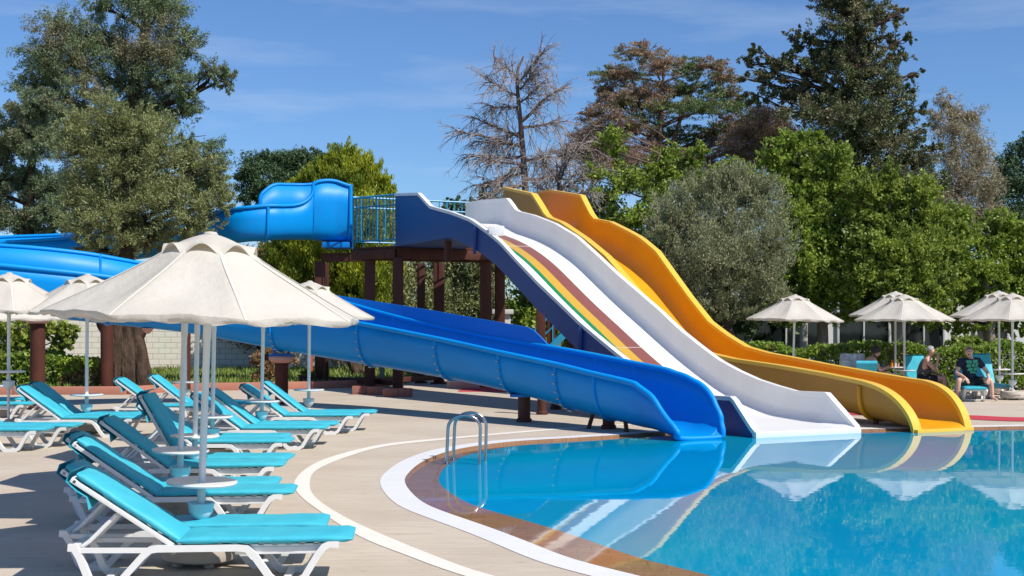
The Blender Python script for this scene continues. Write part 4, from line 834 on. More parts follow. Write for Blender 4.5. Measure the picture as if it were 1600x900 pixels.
def stn(px, Y, ybot, ynear, yfar, wv=0.45, dfar=0.7):
    """station seen at photo column px, its middle at depth Y"""
    X = (px - 800) / FPX * Y
    return [X, Y, CAM_Z - (ybot - HOR) * Y / FPX, CAM_Z - (ynear - HOR) * (Y - dfar * .6) / FPX, CAM_Z - (yfar - HOR) * (Y + dfar * .6) / FPX, wv]
low_st = [stn(-140, 25.2, 468, 398, 372, .5), stn(-60, 25.2, 478, 408, 380, .5), stn(60, 25.6, 492, 421, 388, .5), stn(167, 26.2, 504, 434, 400, .5), stn(300, 27.2, 519, 455, 424, .5), stn(440, 27.2, 545, 482, 452, .5), stn(587, 25.8, 569, 505, 494, .48), stn(712, 24.0, 590.5, 529, 522, .47), stn(812, 22.6, 612, 551, 540, .46),
          stn(900, 21.5, 636, 570, 556, .45), stn(960, 20.8, 652, 585, 568, .44), stn(1010, 20.25, 664, 597, 578, .43), stn(1030, 20.05, 668, 605, 585, .43), stn(1048, 19.84, 674, 618, 593, .42), stn(1062, 19.69, 678.5, 638, 600, .42), stn(1076, 19.54, 682, 659, 612, .41), stn(1085, 19.45, 684, 672, 624, .40), stn(1090, 19.4, 684.6, 680, 638, .39), stn(1092.4, 19.37, 685, 683.8, 657, .385), stn(1093.4, 19.355, 685.2, 685.1, 680, .38)]
root, rows, fr, base, P = flume('blue_flume', 'long blue flume curving past the umbrellas down into the pool', low_st, .46, M['blue'], per=7)
for i in (21, 35, 42, 49, 56, 63, 70): 
    if i < len(rows): joint(root, rows[i], M['blue'], 0.035, 0.035)
MB().tube(rows[-1], .045, 8).build('mouth_lip', M['blue'], root, angle=60)
for i in (35, 42, 49, 56, 63):                                     # bolts through the joint flanges
    fl_ = [o for o in root.children if o.name.startswith('joint_flange')][(21, 35, 42, 49, 56, 63, 70).index(i)]
    rr_ = rows[i]; c = sum(rr_, Vector()) / len(rr_)
    for k in range(1, 8):
        p = rr_[k] + (rr_[k] - c).normalized() * .075; d = (rows[min(i + 1, len(rows) - 1)][k] - rows[i][k]).normalized()
        MB().tube([p - d * .035, p + d * .035], .012, 6).build('bolt', M['steel'], fl_)
# tall splash panel standing on the far rim
pan_t = [(531, 462), (659, 482), (831, 512), (849, 529), (866, 548)]
pan = []; 
farpts = [(rows[i][-1] + base) for i in range(len(rows))]
fp = np.array([[(p.x / p.y * FPX + 800), p.x, p.y, p.z] for p in farpts])
o_ = np.argsort(fp[:, 0])
for px in np.linspace(470, 866, 40):
    yt = np.interp(px, [470, 531, 659, 831, 849, 866], [452, 462, 482, 512, 529, 548])
    xx, yy, zz = [np.interp(px, fp[o_, 0], fp[o_, c]) for c in (1, 2, 3)]
    zt = max(zz + .0, CAM_Z - (yt - HOR) * yy / FPX)
    pan.append([Vector((xx, yy, zz - .08)) - base, Vector((xx - .02, yy + .06, zt)) - base, Vector((xx, yy + .10, zt)) - base, Vector((xx + .02, yy + .06, zz - .08)) - base])
MB().loft(pan, closed=True, caps=True).build('splash_panel', M['blue_deep'], root, angle=50)
# saddles under the flume
def saddle(px, Y, ztop, rad=.12):
    X = (px - 800) / FPX * Y; q = MB()
    for dx in (-.14, .14): q.beam(Vector((X + dx * .8, Y, ztop - .14)) - base, Vector((X + dx * 1.5, Y, ztop + .1)) - base, .07, .05, ch=.008)
    q.beam(Vector((X - .26, Y, ztop - .12)) - base, Vector((X + .26, Y, ztop - .12)) - base, .22, .05, ch=.01); q.build('saddle', M['blue_deep'], root)
saddle(59, 25.6, 1.98); saddle(440, 27.2, 1.17); saddle(820, 22.4, .58)
for px, Y in [(918, 21.0), (980, 20.3)]:
    X = (px - 800) / FPX * Y; MB().tube([Vector((X, Y, -.05)) - base, Vector((X + (.12 if px < 950 else -.05), Y, .34)) - base], .035, 8).build('support_leg', M['post'], root)

up_st = [stn(545, 35.2, 376, 292, 292, .5, .5), stn(520, 35.1, 376, 285, 287, .5, .5), stn(494, 34.9, 374, 284, 287, .5, .5), stn(478, 34.8, 373, 296, 288, .5, .5), stn(462, 34.6, 373, 315, 288, .5, .5), stn(446, 34.4, 373, 321, 288, .5, .5), stn(430, 34.2, 373.5, 322, 297, .5, .5), stn(412, 34.0, 374.5, 322.5, 319, .5, .5), stn(380, 33.9, 376, 327, 323, .5, .5), stn(350, 34.2, 380, 334, 329, .5, .5), stn(250, 34.8, 398, 352, 345, .5, .5),
         stn(120, 34.6, 415, 372, 364, .5, .5), stn(0, 34.2, 426, 380, 370, .5, .5), stn(-120, 33.6, 440, 390, 378, .5, .5)]
root2, rows2, fr2, base2, P2 = flume('blue_flume', 'high blue flume leaving the slide platform towards the left', up_st, .5, M['blue'], per=5, ex=.5, nk=24)
joint(root2, rows2[35], M['blue'], .05, .03); joint(root2, rows2[0], M['blue'], .06, .03)
q = MB(); a = AT(550, 386, 35.2); 
q.box(AT(528, 384, 35.1) - base2, (0.75, 0.9, .16), ch=.03); q.build('start_tray', M['blue_deep'], root2)
q = MB(); p = rows2[0]; q.loft([[v + Vector((.02, 0, 0)) for v in p], [Vector((v.x + .05, v.y, min(v.z, p[12].z + .05) - .25)) for v in p]]); q.build('end_flange', M['blue'], root2, angle=60)

# ------------------------------------------------------------------ platform with posts, rail
DK = 3.72
vdir = Vector((-0.40, 0.916, 0)); c0 = Vector((-2.98, 33.05, 0)); c1 = c0 + WU * 4.3; c3 = Vector((-4.23, 34.1, 0)); c2 = c3 + WU * 5.0
t = thing('slide_platform', 'raised brown steel platform carrying the tops of the slides', 'platform', (c0.x, c0.y, 0)); tb = Vector(t.location)
q = MB(); top = [c0, c1, c2, c3]
q.loft([[Vector((p.x, p.y, DK - .06)) - tb for p in top + [top[0]]], [Vector((p.x, p.y, DK)) - tb for p in top + [top[0]]]])
q.add([Vector((p.x, p.y, DK)) - tb for p in top], [(0, 1, 2, 3)]); q.add([Vector((p.x, p.y, DK - .06)) - tb for p in top], [(3, 2, 1, 0)]); q.build('deck', M['post'], t, smooth=False)
q = MB()
for a, b in [(c0, c1), (c1, c2), (c2, c3), (c3, c0)]:
    q.beam(Vector((a.x, a.y, DK - .2)) - tb, Vector((b.x, b.y, DK - .2)) - tb, .16, .24, ch=.01)
for f in (.33, .66):
    a = c0.lerp(c1, f); b = c3.lerp(c2, f); q.beam(Vector((a.x, a.y, DK - .18)) - tb, Vector((b.x, b.y, DK - .18)) - tb, .12, .2, ch=.01)
e0 = AT(503, 385, 35.2); q.beam(Vector((e0.x, e0.y, DK - .2)) - tb, Vector((c0.x - .9, c0.y + 2.0, DK - .2)) - tb, .16, .24, ch=.01)
q.build('floor_beam', M['post'], t)
posts = [(500, 35.2, .13), (508, 36.4, .1), (578, 33.9, .13), (622, 33.05, .13), (658, 36.6, .11), (686, 36.2, .15), (759, 34.4, .15), (781, 35.0, .14), (845, 36.0, .13), (861, 37.2, .12)]
for px, Y, r in posts:
    X = (px - 800) / FPX * Y
    q = MB(); q.box(Vector((X, Y, (DK - .3) / 2)) - tb, (r * 2, r * 2, DK - .3), ch=.02); q.box(Vector((X, Y, .02)) - tb, (r * 3.2, r * 3.2, .04), ch=.006); q.build('post', M['post'], t)
q = MB()
for (a, b) in [((505, 35.2, .18), (578, 33.9, .18)), ((578, 33.9, .18), (690, 36.3, .18)), ((622, 33.1, .16), (560, 35.4, .16))]:
    q.beam(Vector(((a[0] - 800) / FPX * a[1], a[1], a[2])) - tb, Vector(((b[0] - 800) / FPX * b[1], b[1], b[2])) - tb, .1, .14, ch=.01)
q.build('ground_beam', M['post'], t)
q = MB(); p = Wp(2.6, .25, 0); q.tube([Vector((p.x, p.y, 3.2)) - tb, Vector((p.x, p.y, 3.95)) - tb], .09, 10); q.build('drain_pipe', M['post'], t)
def railing(pa, pb, h, npk, nm='railing'):
    q = MB()
    for z in (.16, h * .8, h): q.tube([Vector((pa.x, pa.y, pa.z + z)) - tb, Vector((pb.x, pb.y, pb.z + z)) - tb], .022 if z < h else .028, 8)
    for i in range(npk + 1):
        p = pa.lerp(pb, i / npk); q.tube([p + Vector((0, 0, .0 if i % 5 == 0 else .16)) - tb, p + Vector((0, 0, h)) - tb], .024 if i % 6 == 0 else .014, 6)
    return q.build(nm, M['rail'], t)
railing(Vector((c0.x, c0.y, DK)), Vector((c3.x, c3.y, DK)), 1.32, 13)
railing(Vector((c3.x, c3.y, DK)), Vector((c2.x, c2.y, DK)), 1.35, 22)
# blue stair behind
t = thing('blue_stair', 'turquoise metal stair with handrails behind the striped slide', 'staircase', ((868 - 800) / FPX * 37.5, 37.5, 0)); tb = Vector(t.location)
q = MB(); rl = MB(); st2 = MB()
for yy in (-.45, .45):
    st2.beam((-1.1, yy, .05), (1.9, yy, 3.05), .05, .2, ch=.01)
    rl.tube([(-1.1, yy, 1.0), (1.9, yy, 4.0)], .028, 8); rl.tube([(-1.1, yy, .6), (1.9, yy, 3.6)], .02, 6)
    for i in range(13): rl.tube([(-1.1 + i * .25, yy, .1 + i * .25), (-1.1 + i * .25, yy, 1.0 + i * .25)], .018, 6)
for i in range(14): MB().box((-1.0 + i * .21, 0, .2 + i * .21), (.26, .86, .045), ch=.006).build('tread', M['rail'], t)
st2.build('stringer', M['rail'], t); rl.build('handrail', M['rail'], t)

# free standing posts under the flume
def pier(name, label, px, Y, top, r, m='pier', cap=None, basez=0.0):
    X = (px - 800) / FPX * Y; t = thing(name, label, 'post', (X, Y, 0))
    MB().lathe([(r * 1.25, 0), (r * 1.25, .05), (r, .07), (r, top - .02), (r * .96, top)], 20).build('shaft', M[m], t, angle=40)
    if cap: MB().lathe([(r * 1.1, top), (cap, top + .06), (cap, top + .12), (cap * .9, top + .15), (0, top + .15)], 28).build('cap', M['pink'], t, angle=40)
    return t
pier('brown_post', 'thick brown post with a pink disc cap under the blue flume at far left', 59, 25.6, 1.72, .145, 'pier', .28)
pier('brown_post', 'brown post in front of the gnarled olive trunk', 167, 31.2, 2.3, .15, 'pier')
pier('brown_post', 'slim brown post behind the umbrella poles', 292, 31.5, 1.75, .09, 'pier')
pier('brown_post', 'short plastered pier with a pink slab top holding the blue flume', 440, 27.2, .88, .14, 'pier', .27)
pier('brown_post', 'short dark stub post holding the flume near the pool ladder', 819, 22.4, .46, .11, 'post')
pier('brown_post', 'squat dark support under the lower end of the blue flume', 951, 21.0, .24, .1, 'post')
pier('brown_post', 'dark stub post standing behind the low end of the navy flank', 847, 24.2, 1.2, .09, 'post')
pier('brown_post', 'second dark stub post behind the low flume near the navy flank', 868, 25.6, .9, .09, 'post')
pier('brown_post', 'brown post rising under the middle of the striped slide', 897, 31.0, 1.6, .14, 'pier')
t = thing('hanging_bowl', 'small pink bowl hanging below the flume beside the big umbrella edge', 'bowl', ((231 - 800) / FPX * 26.7, 26.7, 1.5))
MB().lathe([(.0, 0), (.03, .006), (.09, .06), (.125, .12), (.11, .125), (.07, .07), (0, .04)], 24).build('bowl', M['pink'], t, angle=50); MB().tube([(0, 0, .06), (0, 0, .4)], .02, 8).build('hanger', M['blue_deep'], t)
tag(MB().tube([G(486, 590), G(486, 590) + Vector((0, 0, 1.5))], .05, 10).build('red_post', M['red_post']), 'thin orange-red post on the lawn behind the planter', 'post')
tag(MB().box(G(597, 600) + Vector((0, 0, 1.0)), (.14, .14, 2.0), ch=.01).build('green_post', M['green_post']), 'grey-green square post next to a brown platform post', 'post')
t = thing('planter', 'dark terracotta planter on the paving left of the platform', 'planter', G(480, 604))
MB().lathe([(.17, 0), (.2, .04), (.2, .25), (.25, .27), (.25, .32), (.19, .32), (.18, .28), (0, .27)], 20).build('pot', M['terracotta'], t, angle=40)
C, A, B = leaf_cloud([((0, 0, .4), (.2, .2, .08))], 300, .12, .05, per=30, sub=.6); link('plant', quads_mesh('plant', C, A, B, M['hedge']), t)
t = thing('stone_pillar', 'pale stone pillar with a cap glimpsed beneath the white slide', 'pillar', (-.3, 42, 0))
MB().box((0, 0, 1.0), (.5, .5, 2.0), ch=.02).build('shaft', M['pale_stone'], t); MB().box((0, 0, 2.08), (.7, .7, .16), ch=.03).build('cap', M['pale_stone'], t)
for (px, py, lab) in [(562, 612, 'leftmost loose brick block by the platform foot'), (586, 613, 'brick block just left of the cut post foot'), (611, 616, 'brick block left of the front platform post'), (632, 616, 'brick block right of the front platform post')]:
    tag(MB().box(G(px, py + 4) + Vector((0, 0, .1)), (.36, .22, .2), rot=Matrix.Rotation(random.uniform(-.2, .2), 3, 'Z'), ch=.02).build('brick_block', M['brick']), lab, 'brick', 'brick blocks at the platform foot')
tag(MB().box(G(724, 606) + Vector((0, 0, .13)), (.85, .5, .26), ch=.02).build('brick_step', M['pink']), 'low pink brick step under the platform', 'step')
def mat_sheet(name, label, pts, z=.008):
    q = MB(); n_ = len(pts); q.add([(p.x, p.y, z) for p in pts] + [(p.x, p.y, 0.001) for p in pts], [tuple(range(n_))] + [(i, (i + 1) % n_, n_ + (i + 1) % n_, n_ + i) for i in range(n_)]); return tag(q.build(name, M['red_cloth'], smooth=False), label, 'mat')
mat_sheet('red_mat', 'red mat lying on the paving under the platform', [G(715, 612), G(800, 613), G(800, 604), G(728, 603)])
c_o = smooth_curve([(4.3, 25.4), (6.6, 24.9), (8.5, 23.95), (9.4, 23.35), (12, 22.9), (18, 23)], 6); c_i = smooth_curve([(4.3, 24.5), (6.4, 24.0), (8.0, 23.1), (9.0, 22.45), (12, 22.45), (18, 22.5)], 6)
q = MB(); q.loft([[(*p, .008) for p in c_o], [(*p, .008) for p in c_i]]); tag(q.build('red_carpet', M['red_cloth'], smooth=False), 'long red carpet strip along the far edge of the pool', 'carpet')

# ------------------------------------------------------------------ pool ladder
t = thing('pool_ladder', 'polished steel pool ladder with two hooped handrails', 'ladder', (-.62, 16.2, 0)); tb = Vector(t.location)
for (xa, ya) in [(-.82, 16.0), (-.755, 16.42)]:
    w_ = .405; hh = .585; pts = [Vector((xa, ya, -.03))] + [Vector((xa + .02, ya, .42))]
    for i in range(13):
        a = math.pi - math.pi * i / 12; pts.append(Vector((xa + .02 + w_ / 2 + math.cos(a) * w_ / 2, ya, .42 + math.sin(a) * .165)))
    pts += [Vector((xa + w_ + .01, ya, .0)), Vector((xa + w_ + .0, ya, -1.0))]
    MB().tube([p - tb for p in pts], .021, 12).build('handrail', M['steel'], t, angle=60)
    MB().lathe([(.06, 0), (.06, .012), (.03, .02), (.022, .03)], 20, c=Vector((xa, ya, -.03)) - tb).build('escutcheon', M['steel'], t)
for z in (-.25, -.5, -.75): MB().box(Vector((-.38, 16.21, z)) - tb, (.09, .42, .03), ch=.008).build('tread', M['steel'], t)

# ------------------------------------------------------------------ umbrellas
def canopy_mesh():
    q = MB(); n = 96; rows = [[(.1 * math.cos(2 * math.pi * k / n), .1 * math.sin(2 * math.pi * k / n), 2.325) for k in range(n)]]
    for ri in range(13):
        f = ri / 12; r = .325 + (1.14 - .325) * f; row = []
        for k in range(n):
            a = 2 * math.pi * k / n; seg = (a / (math.pi / 4)) % 1; m = math.sin(math.pi * seg)       # 0 at the ribs
            pol = math.cos(math.pi / 8) / math.cos((seg - .5) * math.pi / 4)
            rr = r * (pol if ri else 1); rr *= 1 - .012 * f * m
            z = 2.245 - .445 * (f ** .93) - .03 * m * math.sin(math.pi * f) + .014 * m * f ** 3 + .005 * math.sin(9 * a + 6 * f) * f + .004 * math.sin(23 * a + 2 * f) * f
            row.append((rr * math.cos(a), rr * math.sin(a), z))
        rows.append(row)
    q.loft(rows, closed=True); sm = MB()
    for j in range(8):
        st_ = []
        for row in rows[1:]:
            x, y, z = row[j * 12]; a = math.atan2(y, x); st_.append([(x - .011 * math.sin(-a) * s_ * 1.0, y - .011 * math.cos(a) * s_, z + (.007 if s_ == 0 else .001)) for s_ in (-1, 0, 1)])
        sm.loft(st_)
    canopy_mesh.seams = sm.mesh('seam_tape', M['seam'], angle=80)
    return q.mesh('canopy', M['canvas'], angle=80), rows[-1]
def valance_mesh(edge):
    q = MB(); n = len(edge); low = []; mid = []
    for k, (x, y, z) in enumerate(edge):
        a = 2 * math.pi * k / n; seg = (a / (math.pi / 4)) % 1; d = .036 + .010 * math.sin(math.pi * seg) + .006 * math.sin(a * 21) + .006 * math.sin(a * 13 + 1) 
        if seg < .03 or seg > .97: d *= .9
        mid.append((x * 1.004, y * 1.004, z - d * .5)); low.append((x * (.992 + .012 * math.sin(a * 17)), y * (.992 + .012 * math.sin(a * 17)), z - d))
    q.loft([[(x * 1.002, y * 1.002, z + .003) for x, y, z in edge], mid, low], closed=True); return q.mesh('valance', M['canvas'], angle=80)
def vent_mesh():
    q = MB(); n = 96; rows = []
    for ri in range(9):
        f = ri / 8; r = .03 + (.345 - .03) * f; row = []
        for k in range(n):
            a = 2 * math.pi * k / n; seg = (a / (math.pi / 4)) % 1; m = math.sin(math.pi * seg)
            z = 2.385 - .05 * f - .09 * f ** 1.7 - .03 * max(0, f - .75) / .25 * (1 - m) + .06 * (m ** 1.3) * max(0, (f - .55) / .45) ** 1.5
            row.append((r * math.cos(a) * (1 - .05 * m * f), r * math.sin(a) * (1 - .05 * m * f), z))
        rows.append(row)
    q.loft(rows, closed=True); return q.mesh('vent_cap', M['canvas'], angle=80)
cm, edge = canopy_mesh(); vm = valance_mesh(edge); tm = vent_mesh()
def make_umbrella(lab, table_z=.587, up=0.0, group='cream umbrellas', name='sun_umbrella', cup=True):
    root = thing(name, lab, 'umbrella', group=group)
    q = MB(); q.lathe([(.021, .1), (.021, table_z - .28), (.03, table_z - .27), (.03, table_z - .04), (.021, table_z - .02)], 16).lathe([(.026, table_z), (.026, 1.62 + up), (.03, 1.63 + up), (.03, 1.74 + up), (.021, 1.75 + up), (.021, 2.33 + up)], 16); q.build('pole', M['pole'], root)
    if 'drum' not in make_umbrella.__dict__:
        d_ = MB(); d_.lathe([(.24, .04), (.262, .055), (.27, .09), (.262, .17), (.255, .185), (.23, .19), (.06, .2), (.05, .23), (0.0, .23)], 36)
        for a in range(4): d_.lathe([(.035, 0), (.035, .05)], 12, c=(.17 * math.cos(a * 1.57 + .6), .17 * math.sin(a * 1.57 + .6), 0))
        d_.tube([(.10, -.268, .125), (-.02, -.274, .125), (-.1, -.262, .125)], .006, 6)
        make_umbrella.drum = d_.mesh('base_drum', M['drum'])
        make_umbrella.tab = MB().lathe([(.02, -.012), (.2, -.012), (.245, -.006), (.252, .006), (.25, .016), (.235, .013), (.03, .01), (.022, .05)], 40).mesh('tray', M['plastic'])
        make_umbrella.cup = MB().lathe([(.022, -.13), (.03, -.125), (.05, -.11), (.085, -.06), (.094, 0.0), (.098, .005), (.09, .012), (.08, 0), (.06, -.04), (.022, -.05)], 28).mesh('ashtray_bowl', M['ashtray'])
        r_ = MB()
        for k in range(8):
            a = k * math.pi / 4; r_.tube([(.03 * math.cos(a), .03 * math.sin(a), 2.2), (.33 * math.cos(a), .33 * math.sin(a), 2.2), (1.13 * math.cos(a), 1.13 * math.sin(a), 1.785)], .009, 6); r_.tube([(.03 * math.cos(a), .03 * math.sin(a), 1.75), (.62 * math.cos(a), .62 * math.sin(a), 2.05)], .007, 6)
        make_umbrella.ribs = r_.mesh('rib_frame', M['pole']); make_umbrella.fin = MB().lathe([(.05, 2.37), (.052, 2.385), (.04, 2.4), (0, 2.405)], 16).mesh('finial', M['canvas'])
    link('base', make_umbrella.drum, root); o = link('tray', make_umbrella.tab, root); o.location.z = table_z
    if cup: o = link('ashtray_bowl', make_umbrella.cup, root); o.location.z = table_z - .15
    top = link('canopy', cm, root); top.location.z = up; top.rotation_euler.z = R(22.5)
    link('valance', vm, top); link('seam_tape', canopy_mesh.seams, top)
    for nm, me in (('vent_cap', tm), ('finial', make_umbrella.fin), ('rib_frame', make_umbrella.ribs)):
        o = link(nm, me, root); o.location.z = up; o.rotation_euler.z = R(22.5)
    return root
GL = 'cream umbrellas over the left loungers'; GR = 'cream umbrellas along the far poolside'
UMB = [(311, 9.26, .587, 0, 'large cream umbrella nearest the camera, its round tray above the front loungers', (1.0, 2.2), GL),
       (279, 11.54, .587, 0, 'cream umbrella directly behind the nearest one, its tray over the second pair of loungers', (1, 2.2), GL),
       (303, 13.4, .55, 0, 'third umbrella of the left row, pole hidden behind the nearest pole', (0, 1.2), GL),
       (331, 16.0, .56, 0, 'fourth umbrella of the left row, thin pole right of the nearest pole', (0, 1), GL),
       (408, 18.5, .60, 0, 'cream umbrella whose pole stands between the fifth and sixth lounger pairs', (0, 1), GL),
       (482, 21.2, .62, .03, 'cream umbrella whose peak shows past the right shoulder of the nearest canopy', (0, .5), GL),
       (290, 24.0, .62, 0, 'rearmost umbrella of the left row, near the red kerb', (0, 0), GL),
       (135, 20.1, .60, .1, 'cream umbrella standing left of and behind the nearest one', (0, .4), GL),
       (13, 20.0, .97, .12, 'cream umbrella at the left edge with its tray set high on the pole', (0, .3), GL),
       (-9, 23.0, .60, 0, 'half hidden umbrella at the left edge, its pole just outside the picture', (0, 0), GL),
       (1238, 30.2, .6, 0, 'single cream umbrella behind the yellow slide, leftmost across the pool', (0, 1.6), GR),
       (1399, 32.2, .6, .12, 'rear umbrella of the overlapping pair near the woman', (0, 0), GR),
       (1413, 30.2, .6, 0, 'front umbrella of the overlapping pair near the woman', (0, 0), GR),
       (1562, 30.8, .6, .1, 'rear umbrella of the overlapping pair at the right edge beside the man in navy', (0, -.6), GR),
       (1582, 28.8, .58, 0, 'front umbrella of the overlapping pair at the right edge, white drum base showing', (0, 0), GR)]
for px, Y, tz, up, lab, lean, grp in UMB:
    o = make_umbrella(lab, tz, up, grp); o.location = ((px - 800) / FPX * Y, Y, 0); o.rotation_euler = (R(lean[0]), R(lean[1]), R(random.uniform(-5, 5)))

# ------------------------------------------------------------------ loungers
def cushion(x0, x1, y0, y1, z0, z1, nx=22, fold=None):
    """soft pad: rounded long edges, a slight crown, uneven seams"""
    q = MB(); rows = []; th = z1 - z0
    for i in range(nx + 1):
        t = i / nx; x = x0 + (x1 - x0) * t; e = min(1, min(t, 1 - t) * nx / 1.5 + .45); row = []
        for k in range(16):
            a = 2 * math.pi * k / 16; cy = math.copysign(abs(math.cos(a)) ** .35, math.cos(a)); cz = math.copysign(abs(math.sin(a)) ** .55, math.sin(a))
            wv = .002 * math.sin(x * 23 + k) + .0015 * math.sin(x * 51 + 2 * k) + .003 * math.sin(x * 11 + .6 * k) * math.sin(a)
            row.append((x, (y0 + y1) / 2 + cy * (y1 - y0) / 2 * (.985 + .015 * e), (z0 + z1) / 2 + cz * th / 2 * e + wv))
        rows.append(row)
    q.loft(rows, closed=True, caps=True); return q
LM = {}
def lounger_meshes():
    fr = [(0.0, .265), (.04, .262), (.075, .2), (.13, .06), (.165, .022), (.30, .022), (.345, .05), (.48, .2), (.53, .243), (.58, .25), (1.10, .25), (1.16, .243), (1.205, .2), (1.31, .05), (1.345, .022), (1.50, .022), (1.54, .05), (1.63, .2), (1.67, .25), (1.71, .268), (1.77, .262)]
    a = MB(); a.band(fr, .0, .045, .045); a.band([(.03, .245), (.56, .238)], .004, .04, .03); LM['side'] = a.mesh('side_frame', M['plastic'], angle=50)
    b = MB()
    for y in (.06, .40): b.box((1.17, y, .252), (1.06, .03, .022), ch=.005)
    for x in np.linspace(.66, 1.66, 12): b.box((x, .23, .262), (.055, .38, .014), ch=.004)
    b.box((1.36, .05, .225), (.56, .02, .05), ch=.004); b.box((1.36, .41, .225), (.56, .02, .05), ch=.004)
    LM['slats'] = b.mesh('seat_slats', M['plastic'], angle=40)
    LM['bar'] = MB().box((0, .23, 0), (.05, .38, .035), ch=.006).mesh('crossbar', M['plastic'], angle=40)
    LM['seat'] = cushion(.70, 1.86, -.005, .465, .272, .327).mesh('seat_cushion', M['cushion'], angle=60)
    # backrest along its own x, hinge at the origin, pointing to -x
    c = MB()
    for y in (.02, .40): c.beam((.02, y + .02, -.02), (-.80, y + .02, -.02), .04, .035, ch=.006)
    for x in np.linspace(-.1, -.78, 9): c.box((x, .23, -.02), (.05, .36, .012), ch=.004)
    c.beam((-.79, .02, -.02), (-.79, .44, -.02), .05, .04, ch=.01); LM['back'] = c.mesh('backrest_frame', M['plastic'], angle=40)
    LM['pad'] = cushion(-.80, .03, .01, .435, .0, .058, 16).mesh('back_cushion', M['cushion'], angle=60)
    h = MB(); rows = []
    for y in np.linspace(.0, .46, 9):
        sag = .05 * abs(y - .23) / .23
        rows.append([(-.82, y, .05), (-.845, y, .02), (-.83, y, -.045), (-.74, y, -.06), (-.66, y, -.058), (-.60, y, -.05 - sag - .02)])
    h.loft(rows); LM['hood'] = h.mesh('cushion_hood', M['cushion'], angle=70)
    s = MB()
    for y in (.07, .39): s.tube([(.08, y, .262), (.13, y, .3), (.30, y, .47)], .015, 8)
    s.tube([(.30, .07, .47), (.30, .39, .47)], .013, 8); LM['strut'] = s.mesh('back_strut', M['plastic'])
lounger_meshes()
def make_lounger(lab, x_foot, y_near, rz=0.0, back=35, group='', foot_at=True, cush=True):
    """x_foot, y_near: ground point under the foot end, near corner"""
    c, s = math.cos(rz), math.sin(rz)
    root = thing('sun_lounger', lab, 'sun lounger', (x_foot - 1.86 * c, y_near - 1.86 * s, 0), rz, group)
    o = link('side_frame', LM['side'], root); o = link('side_frame', LM['side'], root); o.location.y = .415
    link('seat_slats', LM['slats'], root)
    for x_, z_ in ((.02, .25), (.6, .245), (1.7, .25), (.23, .026), (1.42, .026)): o = link('crossbar', LM['bar'], root); o.location = (x_, 0, z_)
    if cush: link('seat_cushion', LM['seat'], root)
    b = link('backrest_frame', LM['back'], root); b.location = (.70, 0, .275); b.rotation_euler.y = R(back)
    p = link('back_cushion', LM['pad'], root); p.location = (.70, 0, .275); p.rotation_euler.y = R(back)
    h = link('cushion_hood', LM['hood'], p)
    if back > 15:
        st = link('back_strut', LM['strut'], root)
        if back != 35: st.scale = (1, 1, 1)
    return root
GLo = 'turquoise loungers in the left rows'; GRo = 'turquoise loungers across the pool'
def lx(px, Y): return (px - 800) / FPX * Y
LO = [(551, 8.55, 4.5, 34, 'front lounger nearest the camera, whole white side frame and turquoise pad visible'),
      (510, 9.12, 4.5, 33, 'lounger directly behind the front one, left end of its seat shaded by the big umbrella'),
      (458, 10.88, 4.5, 35, 'lounger in front of the second umbrella pole, backrest overlapping the front pair'),
      (432, 11.43, 4, 34, 'far lounger of the second pair, mostly hidden by its neighbour'),
      (442, 12.95, 4, 37, 'lounger whose worn backrest has a loose cover flap, third pair front'),
      (450, 13.55, 0, 60, 'lounger with a steeply raised dark shaded backrest'),
      (452, 15.5, 1, 36, 'front lounger of the fourth pair, sunlit pale backrest behind the steep one'),
      (448, 16.05, 1, 36, 'rear lounger of the fourth pair, shaded backrest behind the umbrella poles'),
      (509, 17.5, 1, 36, 'front lounger of the fifth pair, bright white curved foot legs fully in view'),
      (525, 18.1, 1, 38, 'rear lounger of the fifth pair with a dark shaded backrest'),
      (560, 19.9, 1, 36, 'front lounger of the pair nearest the slides, bright backrest edge'),
      (586, 20.5, 1, 38, 'rearmost lounger by the slides, foot end reaching furthest right'),
      (345, 22.1, 0, 36, 'front lounger beside the gnarled trunk, pale sunlit backrest edge'),
      (392, 22.8, 0, 38, 'rear lounger near the gnarled trunk with a deep blue shaded backrest'),
      (215, 19.35, 0, 36, 'lounger in the left aisle with its white frame and open back strut in view'),
      (228, 19.95, 0, 38, 'shaded lounger right behind the aisle one, beside its umbrella pole'),
      (66, 17.2, -1, 30, 'lounger at the left edge showing only its foot end, nearer of two'),
      (113, 17.8, -1, 30, 'lounger at the left edge showing only its foot end, farther of two'),
      (44, 22.6, 0, 36, 'partly hidden lounger behind the thick brown post at left, front one'),
      (40, 23.9, 0, 36, 'partly hidden lounger behind the thick brown post at left, rear one')]
for px, Y, rz, back, lab in LO: make_lounger(lab, lx(px, Y), Y, R(rz), back, GLo)
def lounger_between(lab, foot, head, back):
    f, h = Vector(foot), Vector(head); d = (f - h).normalized(); rz = math.atan2(d.y, d.x); side = Vector((-d.y, d.x))
    p = f - side * .23; return make_lounger(lab, p.x, p.y, rz, back, GRo)
lounger_between('lounger under the man in the navy shirt, foot end facing the camera', (10.1, 27.85), (10.5, 29.75), 24)
lounger_between('lounger right of the man in navy, white foot frame beside the umbrella base', (11.08, 28.95), (11.2, 30.85), 58)
lounger_between('lounger cut off by the right edge, raised backrest turned to the camera', (13.5, 28.9), (11.8, 28.7), 40)
lounger_between('lounger with a tall bright backrest behind the man smoking', (9.35, 29.4), (9.8, 31.2), 52)
lounger_between('lounger of the dark-haired woman, back of its backrest facing the pool', (8.5, 31.0), (8.1, 29.2), 42)
lounger_between('lounger almost hidden behind the yellow slide under the lone umbrella', (7.3, 28.6), (7.15, 30.4), 38)

